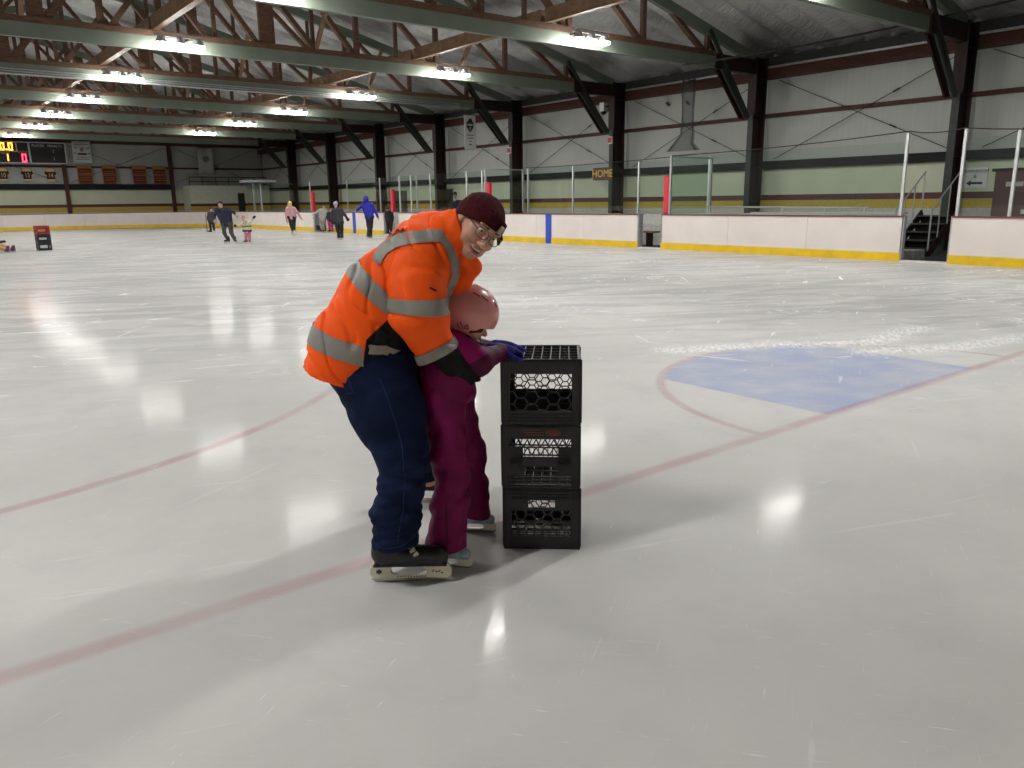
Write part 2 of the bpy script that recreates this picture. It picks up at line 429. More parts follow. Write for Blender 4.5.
def roof_material():
    m, nt, b = new_mat('foil_insulation'); X.nt = nt
    tc = nt.nodes.new('ShaderNodeTexCoord'); V = tc.outputs['Object']
    stain = ramp(tex_noise(V, .28, 5, .5), .38, .66)
    col = mixcol((.80, .80, .79), (.22, .215, .21), stain)
    nt.links.new(col, b.inputs['Base Color'])
    b.inputs['Metallic'].default_value = .5; b.inputs['Roughness'].default_value = .36
    h = tex_noise(V, 2.0, 5, .8, .6, (3.2, 1, 1))*.7+tex_noise(V, 9, 4, .5, .6, (2.2, .7, 1))*.3
    bp = nt.nodes.new('ShaderNodeBump'); bp.inputs['Strength'].default_value = 1.0; bp.inputs['Distance'].default_value = .16
    nt.links.new(h.v, bp.inputs['Height']); nt.links.new(bp.outputs[0], b.inputs['Normal'])
    return m
M_ICE, M_GLASS, M_ROOF = ice_material(), glass_material(), roof_material()

# ------------------------------------------------------------------ floor, walls, roof
ORD = ['first', 'second', 'third', 'fourth', 'fifth', 'sixth', 'seventh', 'eighth', 'ninth', 'tenth', 'eleventh', 'twelfth']
def rink_outline(inset=0., y0=None):
    """closed rounded rectangle of the dasher boards, starting mid right side and running towards the far end"""
    x0, x1, ya, yb, r = BOARD_L+inset, BOARD_X-inset, BOARD_NEAR+inset, BOARD_FAR-inset, CORNER-inset
    return x0, x1, ya, yb, r
def rink_point(s, off=0.):
    """point and outward normal at arc length s measured from (BOARD_X, 0 of straight) counter-clockwise"""
    x0, x1, ya, yb, r = rink_outline()
    sy, sx, qc = yb-ya-2*r, x1-x0-2*r, PI*r/2
    segs = [('l', (x1, ya+r), (0, 1), sy), ('c', (x1-r, yb-r), 0., qc), ('l', (x1-r, yb), (-1, 0), sx), ('c', (x0+r, yb-r), PI/2, qc),
            ('l', (x0, yb-r), (0, -1), sy), ('c', (x0+r, ya+r), PI, qc), ('l', (x0+r, ya), (1, 0), sx), ('c', (x1-r, ya+r), 1.5*PI, qc)]
    tot = sum(q[3] for q in segs); s = s % tot
    for kind, p, d, ln in segs:
        if s <= ln or (kind, p) == segs[-1][:2]:
            if kind == 'l':
                n = (d[1], -d[0]); return (p[0]+d[0]*s+n[0]*off, p[1]+d[1]*s+n[1]*off), n
            a = d+s/r; n = (math.cos(a), math.sin(a)); return (p[0]+n[0]*(r+off), p[1]+n[1]*(r+off)), n
        s -= ln
RINK_LEN = 2*(BOARD_FAR-BOARD_NEAR-2*CORNER)+2*(BOARD_X-BOARD_L-2*CORNER)+2*PI*CORNER
S0 = -(BOARD_NEAR+CORNER)                     # arc length = Y + S0 on the right-hand straight
mb = MB(); pts = [rink_point(RINK_LEN*i/160, .02)[0] for i in range(160)]
mb.add([(p[0], p[1], 0) for p in pts], [tuple(range(160))])
tag(mb.build('floor', M_ICE), 'scratched white ice of the rink with blue crease and faded red lines', kind='structure')
mb = MB(); mb.box((LEFT_X-.2, NEAR_Y-.2, -.3), (WALL_X+.2, FAR_Y+.2, -.03))
tag(mb.build('floor_walkway', M_RUBBER), 'dark rubber floor around the rink behind the boards', kind='structure')

# roof lining: insulation blankets sagging between straps
mb = MB(); ny = 900; ys = np.linspace(NEAR_Y, FAR_Y+.2, ny); xs = np.concatenate([np.linspace(LEFT_X, RIDGE_X, 26), np.linspace(RIDGE_X, WALL_X, 26)[1:]])
for i, yv in enumerate(ys):
    for xv in xs:
        sag = .22*abs(math.sin(PI*yv/.78))**.6+.02*math.sin(2.1*xv+1.7*yv)*math.sin(.9*yv)
        mb.v.append((xv, yv, roof_z(xv)+.30-sag))
nx = len(xs)
for i in range(ny-1):
    for j in range(nx-1): mb.f.append((i*nx+j, i*nx+j+1, (i+1)*nx+j+1, (i+1)*nx+j)); mb.m.append(0)
tag(mb.build('ceiling', M_ROOF, smooth=True), 'silvery quilted insulation lining under the pitched roof', kind='structure')

def wall(name, label, lo, hi, m=M_WALL):
    return tag(MB().box(lo, hi).build(name, m), label, kind='structure')
W = wall('wall_right', 'long side wall of white sheeting with green, maroon and yellow painted base', (WALL_X, NEAR_Y, -.03), (WALL_X+.2, FAR_Y, 6.2))
wall('wall_left', 'white side wall out of view', (LEFT_X-.2, NEAR_Y, -.03), (LEFT_X, FAR_Y, 6.2))
wall('wall_near', 'white end wall behind the camera', (LEFT_X, NEAR_Y-.2, -.03), (WALL_X, NEAR_Y, 10.6))
WF = wall('wall_far', 'far end wall of white sheeting carrying scoreboard and banners', (LEFT_X, FAR_Y, -.03), (WALL_X+.2, FAR_Y+.2, 10.6))

def pieces(parent, name, m, boxes, bevel=0.):
    cache = {}
    for lo, hi in boxes:
        sz = tuple(round(hi[i]-lo[i], 4) for i in range(3))
        if sz not in cache: cache[sz] = MB().box((0, 0, 0), sz).mesh(name, m, bevel=bevel)
        o = bpy.data.objects.new(name, cache[sz]); o.location = lo; link(o, parent)
bays = [(max(TY(k), NEAR_Y), min(TY(k+1), FAR_Y-.02)) for k in range(-3, 8) if TY(k) < FAR_Y-.5]
g = .012
pieces(W, 'insulation_panel', M_WALL, [((WALL_X-.04, a+g, 4.22), (WALL_X, b-g, 5.33)) for a, b in bays]+[((WALL_X-.04, a+g, 2.68), (WALL_X, b-g, 4.10)) for a, b in bays])
pieces(W, 'girt', M_GIRT, [((WALL_X-.16, a, 4.10), (WALL_X, b, 4.22)) for a, b in bays])
pieces(W, 'eave_girder', M_GIRT, [((WALL_X-.30, a, 5.31), (WALL_X, b, 5.64)) for a, b in bays])
pieces(W, 'flashing_strip', M_GALV, [((WALL_X-.36, a, 5.64), (WALL_X, b, 5.70)) for a, b in bays])
pieces(W, 'eave_strut', M_DARK, [((WALL_X-.34, a, 5.70), (WALL_X, b, 5.98)) for a, b in bays])
pieces(W, 'ledge', M_BLACK, [((WALL_X-.32, a, 2.43), (WALL_X, b, 2.68)) for a, b in bays])
pieces(W, 'green_panel', M_GREEN, [((WALL_X-.1, a+g, 1.57), (WALL_X, b-g, 2.43)) for a, b in bays])
pieces(W, 'maroon_band', M_MAROON, [((WALL_X-.105, a, 1.39), (WALL_X, b, 1.57)) for a, b in bays])
pieces(W, 'yellow_band', M_YELLOW, [((WALL_X-.1, a, 1.12), (WALL_X, b, 1.39)) for a, b in bays])
pieces(W, 'base_panel', M_LOWER, [((WALL_X-.1, a+g, -.03), (WALL_X, b-g, 1.12)) for a, b in bays])
for a, b in bays[1:]:                                     # crossed tie rods in every bay
    for (y0, z0, y1, z1) in ((a+.35, 2.75, b-.5, 5.25), (a+.35, 5.25, b-.5, 2.75)):
        mb = MB(); mb.tube([(WALL_X-.2, y0, z0), (WALL_X-.2, y1, z1)], .012, 6)
        f_ = .28; mb.tube([(WALL_X-.2, y0+(y1-y0)*f_, z0+(z1-z0)*f_), (WALL_X-.2, y0+(y1-y0)*(f_+.035), z0+(z1-z0)*(f_+.035))], .026, 6)
        mb.build('tie_rod', M_WIRE, W)
# far wall
fx = [-11, -4, 3, 10, 17, 23.9]
pieces(WF, 'insulation_panel', M_WALL, [((fx[i]+g, FAR_Y-.04, 4.22), (fx[i+1]-g, FAR_Y, 5.75)) for i in range(5)]+[((fx[i]+g, FAR_Y-.04, 3.0), (fx[i+1]-g, FAR_Y, 4.10)) for i in range(5)])
pieces(WF, 'girt', M_GIRT, [((fx[i], FAR_Y-.16, 4.10), (fx[i+1], FAR_Y, 4.22)) for i in range(5)])
pieces(WF, 'header_beam', M_GIRT, [((fx[i], FAR_Y-.3, 5.75), (fx[i+1], FAR_Y, 6.15)) for i in range(5)])
pieces(WF, 'ledge', M_BLACK, [((fx[i], FAR_Y-.3, 2.62), (fx[i+1], FAR_Y, 3.0)) for i in range(4)])
pieces(WF, 'green_panel', M_GREEN, [((fx[i]+g, FAR_Y-.1, 1.62), (fx[i+1]-g, FAR_Y, 2.62)) for i in range(5)])
pieces(WF, 'maroon_band', M_MAROON, [((fx[i], FAR_Y-.105, 1.42), (fx[i+1], FAR_Y, 1.62)) for i in range(5)])
pieces(WF, 'yellow_band', M_YELLOW, [((fx[i], FAR_Y-.1, 1.1), (fx[i+1], FAR_Y, 1.42)) for i in range(5)])
pieces(WF, 'base_panel', M_LOWER, [((fx[i]+g, FAR_Y-.1, -.03), (fx[i+1]-g, FAR_Y, 1.1)) for i in range(5)])
pieces(WF, 'wind_post', M_GIRT, [((x-.12, FAR_Y-.32, -.03), (x+.12, FAR_Y-.02, 5.8)) for x in (3, 10, 17)])
for a, b in ((3, 10), (10, 17), (17, 23.5)):
    for z0, z1 in ((3.1, 5.6), (5.6, 3.1)):
        MB().tube([(a+.3, FAR_Y-.2, z0), (b-.3, FAR_Y-.2, z1)], .014, 6).build('tie_rod', M_WIRE, WF)

# ------------------------------------------------------------------ steel columns along the right wall
def make_column():
    t = empty('steel_column')
    MB().box((-.30, -.10, -.03), (-.275, .10, 4.15)).build('front_flange', M_STEEL_G, t)
    MB().box((-.30, -.16, 4.15), (-.27, .16, 5.95)).build('upper_flange', M_STEEL, t)
    MB().box((-.275, -.02, -.03), (.275, .02, 5.95)).build('web', M_STEEL, t)
    MB().box((.275, -.16, -.03), (.30, .16, 5.95)).build('back_flange', M_STEEL, t)
    for z in (1.2, 2.5, 4.1, 5.3): MB().box((-.272, -.15, z), (.272, .15, z+.02)).build('stiffener', M_STEEL, t)
    return t
col0 = None
for k in range(-1, 7):
    lab = f'{ORD[k+1]} dark brown steel side wall column, counted from the bleacher stairs'
    if col0 is None: col0 = make_column(); c_ = col0; c_.location = (23.35, TY(k), 0)
    else: c_ = dup_tree(col0, (23.35, TY(k), 0))
    tag(c_, lab, 'column', 'steel columns along the side wall')

# ------------------------------------------------------------------ roof trusses
def make_truss():
    t = empty('roof_truss'); C = RIDGE_X
    MB().box((C-14.65, -.07, 5.45), (C+14.65, .07, 5.78)).build('bottom_chord', M_CHORD, t)
    MB().box((C-14.65, -.10, 5.78), (C+14.65, .10, 5.93)).build('chord_cap', M_TIMBER, t)
    zt = lambda d: roof_z(C+d)-.22
    for s in (-1, 1):
        MB().bar((C, 0, zt(0)), (C+s*16.7, 0, zt(16.7)), .16, .30).build('top_chord', M_CHORD, t)
        MB().box((min(C+s*14.65, C+s*16.7), -.12, 5.42), (max(C+s*14.65, C+s*16.7), .12, 5.86)).build('haunch', M_STEEL, t)
        for d, wd in ((0, .16), (2.85, .36), (5.7, .15), (8.57, .15), (11.43, .15), (14.3, .15)):
            if d == 0 and s < 0: continue
            MB().box((C+s*d-wd/2, -.06, 5.93), (C+s*d+wd/2, .06, zt(d)-.1)).build('web_post', M_TIMBER, t)
        for d in (1.43, 4.3, 7.1):
            MB().box((C+s*d-.05, .0, 5.93), (C+s*d+.05, .1, zt(d)-.1)).build('web_post', M_TIMBER, t)
        for d, sl in ((1.2, 1.35), (2.6, 1.32), (4.35, 1.12), (5.62, 1.16), (8.45, .91), (11.32, .80), (14.15, .65)):
            # from the bottom chord up and inwards to the top chord
            u = (zt(d)-5.93)/(sl-.25); u = min(u, d-.05) if d-u < 0 else u
            q = d-u; MB().bar((C+s*d, .03, 5.9), (C+s*q, .03, 5.9+sl*u-.05), .13, .15, (0, 1, 0)).build('web_diagonal', M_TIMBER, t)
        for p, q in (((14.3, 6.5), (16.45, 4.05)), ((14.95, 5.45), (16.3, 4.05))):
            MB().bar((C+s*p[0], -.1, p[1]), (C+s*q[0], -.1, q[1]), .06, .13).build('knee_brace', M_STEEL_G, t)
            MB().bar((C+s*p[0], .1, p[1]), (C+s*q[0], .1, q[1]), .06, .13).build('knee_brace', M_STEEL, t)
    return t
tr0 = None
for k in range(-2, 7):
    if tr0 is None: tr0 = make_truss(); t_ = tr0; t_.location = (0, TY(k), 0)
    else: t_ = dup_tree(tr0, (0, TY(k), 0))
    tag(t_, f'{ORD[k+2]} timber roof truss with green-grey bottom chord, from the near end', 'truss', 'roof trusses')
# conduits clipped along the second full truss, black box lamps on the third
for j, z in enumerate((5.62, 5.55, 5.48)):
    mb = MB(); mb.tube([(-8, TY(2)-.10-.004*j, z), (20.2, TY(2)-.10-.004*j, z-.02)], .022, 6)
    tag(mb.build('conduit_pipe', M_GALV), f'{("upper", "middle", "lower")[j]} grey conduit pipe clipped along the green-grey truss chord', 'pipe', 'conduit pipes on the truss chord')

# lengthwise timber struts and sway braces
st_me = MB().box((-.09, -BAY+.08, -.17), (.09, -.08, .17)).mesh('timber_strut', M_TIMBER_L)
for xi, xx in enumerate((14.12, 6.2)):
    for k in range(0, 7):
        o = link(bpy.data.objects.new('timber_strut', st_me)); o.location = (xx, TY(k), 6.1)
        tag(o, f'{ORD[k]} light brown roof strut from the near end, {("side wall row", "middle row")[xi]}', 'beam', 'timber struts between the trusses')
sw_me = MB().bar((0, -.06, 5.95), (0, -1.2, 7.2), .10, .12).mesh('sway_brace', M_TIMBER_L)
for xi, xx in enumerate((10.7, 15.9, 3.2)):
    for k in range(1, 6):
        o = link(bpy.data.objects.new('sway_brace', sw_me)); o.location = (xx, TY(k), 0)
        tag(o, f'slanting light timber brace on {ORD[k+2]} truss, {("between the lamp rows", "near the side wall", "left of middle lamps")[xi]}', 'brace', 'sway braces on the trusses')

# ------------------------------------------------------------------ triple high-bay lamps
M_LENS = mat('lamp_lens', (1, 1, 1), .5, emit=(1.0, .98, .945), estr=LAMP_STRENGTH)
M_HOUSE = mat('lamp_housing', (.5, .5, .5), .4, metal=.4)
def make_lamp():
    t = empty('high_bay_lamp')
    MB().box((-.62, -.05, .16), (.62, .05, .22)).build('mounting_bar', M_HOUSE, t)
    for dx in (-.46, 0, .46):
        def lathe(prof, n=12):
            m_ = MB()
            for r_, z_ in prof: m_.v += [(dx+r_*math.cos(2*PI*q/n), r_*math.sin(2*PI*q/n), z_) for q in range(n)]
            for a_ in range(len(prof)-1):
                for q in range(n): m_.f.append((a_*n+q, a_*n+(q+1) % n, (a_+1)*n+(q+1) % n, (a_+1)*n+q)); m_.m.append(0)
            m_.f += [tuple(range(n)), tuple((len(prof)-1)*n+q for q in range(n))]; m_.m += [0, 0]; return m_
        h = lathe([(.06, .17), (.09, .15), (.165, .012), (.165, .0)]).build('ballast_housing', M_HOUSE, t)
        # frosted refractor bowl: glows downwards and sideways
        lathe([(.16, -.002), (.155, -.03), (.13, -.055), (.07, -.07)]).build('lens', M_LENS, h, smooth=False)
    for dx in (-.3, .3): MB().box((dx-.02, .04, .17), (dx+.02, .495, .21)).build('bracket', M_WIRE, t)
    return t
lp0 = None
for ri, lx in enumerate((15.22, 6.66, -1.9)):
    for k in range(-2, 6 if ri == 0 else 7):
        loc = (lx, TY(k)-.56, 5.55)
        if lp0 is None: lp0 = make_lamp(); q = lp0; q.location = loc
        else: q = dup_tree(lp0, loc)
        tag(q, f'{ORD[k+2]} triple high-bay lamp from the near end, {("row by the side wall", "middle row", "left row")[ri]}', 'lamp', 'high-bay lamps')

# ------------------------------------------------------------------ dasher boards
DB = empty('dasher_boards', (0, 0, 0), label='white rink boards with yellow kick strip and maroon cap rail around the ice', kind='structure')
GATES = [(7.76, 8.82), (16.05, 17.0), (31.75, 33.1), (39.4, 40.9)]          # openings on the right-hand side (Y)
def run(name, s0, s1, prof, m, parent, n=None):
    """extrude a profile (off, z) along the boards from arc length s0 to s1"""
    curved = not (rink_point(s0)[1] == rink_point(s1)[1]); n = n or (5 if curved else 1); k = len(prof); mb = MB()
    for i in range(n+1):
        s = s0+(s1-s0)*i/n
        for off, z in prof:
            p, nn = rink_point(s, off); mb.v.append((p[0], p[1], z))
    for i in range(n):
        for j in range(k): mb.f.append((i*k+j, i*k+(j+1) % k, (i+1)*k+(j+1) % k, (i+1)*k+j)); mb.m.append(0)
    mb.f += [tuple(range(k)), tuple(n*k+j for j in range(k-1, -1, -1))]; mb.m += [0, 0]
    return mb.build(name, m, parent)
cuts = []
spans = []; cur = 0.
sY = lambda y: y+S0
edges = [(0., sY(GATES[0][0]))]
# seams measured on the near right-hand boards, then a regular pitch
runs = [(sY(GATES[3][1]), RINK_LEN+sY(GATES[0][0]))]+[(sY(GATES[i][1]), sY(GATES[i+1][0])) for i in range(3)]
for s0, s1 in runs:
    n = max(1, round((s1-s0)/2.34)); st = (s1-s0)/n
    for i in range(n):
        a, b = s0+i*st+.005, s0+(i+1)*st-.005
        run('board_panel', a, b, [(0, .2), (.10, .2), (.10, 1.0), (0, 1.0)], M_BOARD, DB)
        run('kick_strip', a-.003, b+.003, [(-.012, 0), (.10, 0), (.10, .2), (-.012, .2)], M_KICK, DB)
        run('cap_rail', a-.004, b+.004, [(-.02, 1.0), (.13, 1.0), (.13, 1.035), (-.02, 1.035)], M_CAP, DB)
for y in (21.25, 36.1):
    run('blue_line_stripe', sY(y)-.15, sY(y)+.15, [(-.018, .0), (-.001, .0), (-.001, 1.0), (-.018, 1.0)], M_BLUE, DB)
for y0, y1 in GATES:
    for y in (y0, y1):
        MB().box((BOARD_X+.0, y-.025, 0), (BOARD_X+.12, y+.025, 1.03)).build('gate_post', M_ALU_D, DB)
    MB().box((BOARD_X-.01, y0, -.02), (BOARD_X+.25, y1, .03)).build('threshold', M_BOARD, DB)

# open gate leaves swung back from the ice
def gate(loc, rz, label, wd):
    t = empty('rink_gate', loc, rz, label=label, cat='gate', group='open gates in the rink boards')
    MB().box((0, -.03, .05), (wd, .03, 1.0)).build('leaf', M_GALV, t)
    MB().box((0, -.05, 1.0), (wd, .05, 1.04)).build('cap', M_ALU_D, t)
    MB().box((wd-.2, -.06, .7), (wd-.05, -.03, .76)).build('latch', M_STEEL, t)
gate((BOARD_X+.2, 8.9, 0), math.radians(70), 'grey gate leaf swung open beside the bleacher stairs', .95)
gate((BOARD_X+.2, 17.0, 0), math.radians(84), 'grey gate leaf standing open in the gap near the HOME bench', .9)
gate((BOARD_X+.2, 33.05, 0), math.radians(84), 'grey gate leaf standing open behind the person in black', 1.1)
gate((BOARD_X-.02, 40.9, 0), math.radians(-112), 'grey gate leaf pulled onto the ice by the child in grey', 1.15)

# ------------------------------------------------------------------ glass above the boards
def pane_run(name_label, x, y0, y1, z0, z1, n, group_posts=(), m=M_GLASS):
    t = empty('glass_screen', (x, (y0+y1)/2, z0), label=name_label, cat='glass'); cy = (y0+y1)/2
    st = (y1-y0)/n
    for i in range(n):
        MB().box((.05, y0+i*st+.006-cy, 0), (.062, y0+(i+1)*st-.006-cy, z1-z0)).build('glass_pane', m, t)
    if x > 19: MB().box((0, y0-cy, -z0-.03), (.1, y1-cy, 0)).build('knee_wall', M_LOWER, t)
    for y, zz in group_posts:
        MB().box((.03, y-.03-cy, 0), (.085, y+.03-cy, zz-z0)).build('post', M_ALU, t)
    return t
pane_run('long frameless glass screen above the boards left of the stairs gap', BOARD_X, 8.9, 15.75, 1.036, 2.66, 6, [(8.93, 2.85)])
pane_run('glass screen with bright posts right of the stairs gap', BOARD_X, 4.6, 7.7, 1.036, 2.66, 3, [(7.70, 2.85), (6.67, 2.78), (5.6, 2.78)])
pane_run('glass screen with bright posts behind the man in orange', BOARD_X, 25.2, 31.6, 1.036, 2.62, 6, [(25.25, 2.64), (26.3, 2.64), (29.0, 2.62), (30.6, 2.62), (31.6, 2.64)])
pane_run('distant glass screen above the boards behind the girl in pink', BOARD_X, 41.2, 51.0, 1.036, 2.62, 8, [(41.25, 2.66), (48.5, 2.62)])
pane_run('glass screen behind the HOME players bench', 20.2, 15.9, 24.9, 1.0, 2.72, 7, [(15.95, 2.74), (18.9, 2.72), (22.2, 2.72), (24.85, 2.74)])
pane_run('glass screen at the back of the far bench', 20.2, 33.3, 40.8, 1.0, 2.72, 6, [(33.35, 2.74), (37., 2.72), (40.75, 2.74)])
def return_glass(y, label):
    t = empty('glass_return', (BOARD_X, y, 1.036), label=label, cat='glass')
    MB().box((.10, -.006, 0), (1.0, .006, 1.62)).build('glass_pane', M_GLASS, t); MB().box((1.02, -.006, 0), (1.9, .006, 1.62)).build('glass_pane', M_GLASS, t)
    for x in (.06, 1.92): MB().box((x-.03, -.03, 0), (x+.03, .03, 1.66)).build('post', M_ALU_D, t)
    MB().box((.06, -.02, 1.62), (1.95, .02, 1.66)).build('rail', M_ALU_D, t)
return_glass(15.8, 'greenish end glass of the HOME bench beside the tall red pad')
return_glass(25.05, 'end glass of the bench just behind the beanie')
for y, z1, lab in ((15.93, 2.14, 'tall red pad on the glass end right of the HOME sign'), (24.85, 2.19, 'red pad on the glass end above the maroon beanie'), (32.3, 2.05, 'red pad on the glass left of the bright posts, beside the black coat'), (41.0, 2.1, 'red pad on the far glass beside the girl in pink')):
    o = MB().box((.0, -.10, 0), (.16, .10, z1-1.036)).build('post_pad', M_RED, bevel=.03, loc=(BOARD_X, y, 1.036)); tag(o, lab, 'pad', 'red pads on the glass ends')

# players bench behind the boards, bleachers and stairs by the gap
def bench(y0, y1, label):
    t = empty('players_bench', (19.55, (y0+y1)/2, -.03), label=label, cat='bench'); h = (y1-y0)/2
    MB().box((-.18, -h, .44), (.18, h, .49)).build('seat', M_TIMBER_L, t)
    for y in np.linspace(-h+.3, h-.3, 4): MB().box((-.14, y-.03, 0), (.14, y+.03, .44)).build('leg', M_STEEL, t)
bench(17.4, 24.3, 'long wooden players bench behind the boards under the HOME sign')
bench(26.0, 31.0, 'long wooden bench behind the boards beyond the man in orange')
def bleacher():
    t = empty('bleacher', (20.1, 12.6, -.03), label='aluminium bleacher with guard rails behind the long frameless glass', cat='bleacher')
    for i in range(3):
        x = .25+.75*i; z = .42+.30*i
        MB().box((x, -2.0, z), (x+.26, 2.9, z+.045)).build('seat_plank', M_ALU, t)
        MB().box((x-.4, -2.0, z-.28), (x-.05, 2.9, z-.24)).build('foot_plank', M_ALU_D, t)
    for y in (-1.8, -.2, 1.3, 2.7):
        MB().bar((-.1, y, 0), (2.2, y, 1.0), .05, .06).build('rafter', M_ALU_D, t); MB().box((.9, y-.03, 0), (.96, y+.03, .42)).build('leg', M_ALU_D, t); MB().box((1.9, y-.03, 0), (1.96, y+.03, .85)).build('leg', M_ALU_D, t)
    for z in (1.02, 1.22): MB().tube([(-.3, -2.1, z-.0), (-.3, 3.0, z+.04)], .022, 8).build('guard_rail', M_ALU, t, smooth=True)
    for y in (-2.0, -.9, .4, 1.7, 2.9): MB().tube([(-.3, y, 0), (-.3, y, 1.24)], .022, 8).build('rail_post', M_ALU, t, smooth=True)
bleacher()
def stairs():
    t = empty('bleacher_stairs', (20.6, 9.75, -.03), label='dark steel stairs with slanting handrails seen through the open gap', cat='stairs')
    for i in range(5): MB().box((.28*i, -.42, .2*i+.16), (.28*i+.3, .42, .2*i+.2)).build('tread', M_STEEL_G, t); MB().box((.28*i+.27, -.42, .2*i-.04), (.28*i+.29, .42, .2*i+.17)).build('riser', M_STEEL, t)
    for y in (-.45, .45):
        MB().bar((0, y, .0), (1.5, y, 1.05), .05, .2).build('stringer', M_STEEL, t)
        mb = MB(); mb.tube([(.05, y, .1), (.05, y, 1.15), (1.45, y, 2.12), (1.45, y, 1.0)], .022, 8); mb.build('handrail', M_ALU_D, t)
        for x, z0, z1 in ((.5, .4, 1.45), (.97, .75, 1.78)): MB().tube([(x, y, z0), (x, y, z1)], .018, 8).build('baluster', M_ALU_D, t)
    mb = MB(); mb.tube([(-.9, .5, .0), (-.9, .5, .92), (-.9, -.1, .92), (-.9, -.2, .85), (-.9, -.2, .55), (-.9, .5, .5)], .022, 8, cap=True); mb.build('guard_hoop', M_ALU, t, smooth=True)
stairs()
tag(MB().box((19.2, 8.95, -.03), (19.75, 9.55, .20)).build('step_box', M_GALV, bevel=.01), 'pale grey step box on the dark floor inside the stairs gap', 'box')
tag(MB().box((19.0, 16.1, -.03), (19.5, 16.6, .42)).build('gate_box', M_GALV, bevel=.02), 'grey box behind the open gate near the HOME sign', 'box')
tag(MB().box((18.7, 31.95, -.03), (19.1, 32.9, .5)).build('gate_step', M_BOARD, bevel=.02), 'white box in the gate under the black coat', 'box')
tag(MB().box((18.22, 28.0, 1.036), (18.262, 29.4, 1.12)).build('bench_ledge', M_RED, bevel=.01), 'red ledge on the boards left of the maroon beanie', 'ledge')

# doors and signs on the right wall
D1 = empty('door_1', (WALL_X-.12, 8.15, -.03), label='maroon double door behind the glass right of the stairs gap', kind='structure')
for y in (-.52, .52):
    MB().box((-.04, y-.49, 0), (.0, y+.49, 2.12)).build('door_leaf', M_DOOR, D1)
    MB().box((-.07, y-.3*np.sign(y)-.05, 1.0), (-.04, y-.3*np.sign(y)+.05, 1.12)).build('handle', M_ALU, D1)
MB().box((-.06, -1.1, 2.12), (.02, 1.1, 2.2)).build('frame', M_STEEL, D1)
M_PLATE = mat('grey_plate', (.45, .44, .42), .5); MB().box((-.05, .30, 1.72), (-.04, .72, 1.84)).build('door_sign', M_PLATE, D1)
M_WHITE = mat('sign_white', (.72, .72, .70), .5, noise=.04); M_INK = mat('ink_black', (.015, .015, .016), .5)
M_GOLD = mat('gold', (.85, .58, .07), .5); M_SIGNRED = mat('sign_maroon', (.11, .02, .022), .5); M_GREY = mat('print_grey', (.22, .22, .22), .6)
def sign_X(name, label, x, y, z, wd, ht, m, th=.03, cat='sign'):
    t = empty(name, (x, y, z), label=label, cat=cat); MB().box((-th, -wd/2, -ht/2), (0, wd/2, ht/2)).build('panel', m, t); return t
FR, UPZ = (0, -1, 0), (0, 0, 1)                            # reading direction on the right wall
t = sign_X('bench_sign', 'small maroon HOME sign with gold letters beside a column', 23.05, 23.48, 2.50, 1.05, .50, M_SIGNRED)
text('lettering', 'HOME', .42, (-.035, 0, 0), FR, UPZ, M_GOLD, t)
t = sign_X('team_room_sign', 'white TEAM ROOM 6 sign with black arrow beside the maroon door', WALL_X-.1, 9.68, 1.95, .60, .54, M_WHITE)
text('lettering', 'TEAM ROOM', .115, (-.035, 0, .17), FR, UPZ, M_INK, t); text('number', '6', .15, (-.035, 0, .03), FR, UPZ, M_INK, t)
mb = MB(); mb.extrude([(.22, -.15), (.10, -.07), (.10, -.12), (-.20, -.12), (-.20, -.18), (.10, -.18), (.10, -.23)], 0, -.04, -.03); mb.build('arrow', M_INK, t)
# small fittings
t = sign_X('alarm_box', 'small red alarm box with white rim on the column above the HOME sign', 23.05, 23.06, 3.78, .22, .28, M_WHITE, .05, 'alarm'); MB().box((-.09, -.075, -.1), (-.05, .075, .1)).build('lamp_cover', M_RED, t)
t = sign_X('alarm_box', 'red and white alarm box on the third column from the stairs', 23.05, 29.6, 3.75, .24, .28, M_WHITE, .05, 'alarm'); MB().box((-.09, -.08, -.1), (-.05, .08, .1)).build('lamp_cover', M_RED, t)
t = empty('dome_camera', (23.0, 23.5, 4.95), label='white security camera with black dome high on the column above HOME', cat='camera')
MB().box((-.05, -.12, -.05), (.4, .12, .28)).build('housing', M_WHITE, t); MB().tube([(.05, 0, -.05), (.05, 0, -.13), (.05, 0, -.18)], [.12, .11, .03], 12).build('dome', M_INK, t, smooth=True); MB().box((.05, -.285, .1), (.1, -.1, .16)).build('bracket', M_STEEL, t)
for i, (y, z, lab) in enumerate(((20.9, 4.98, 'short black wall fitting left of the hanging net'), (19.95, 4.93, 'tiny dark wall fitting right of the first fitting'), (18.3, 5.28, 'small black fitting under the eave girder right of the net'))):
    tag(MB().bar((WALL_X-.1, y-.07, z-.05), (WALL_X-.1, y+.07, z+.06), .08, .07).build('wall_fitting', M_INK), lab, 'fitting')
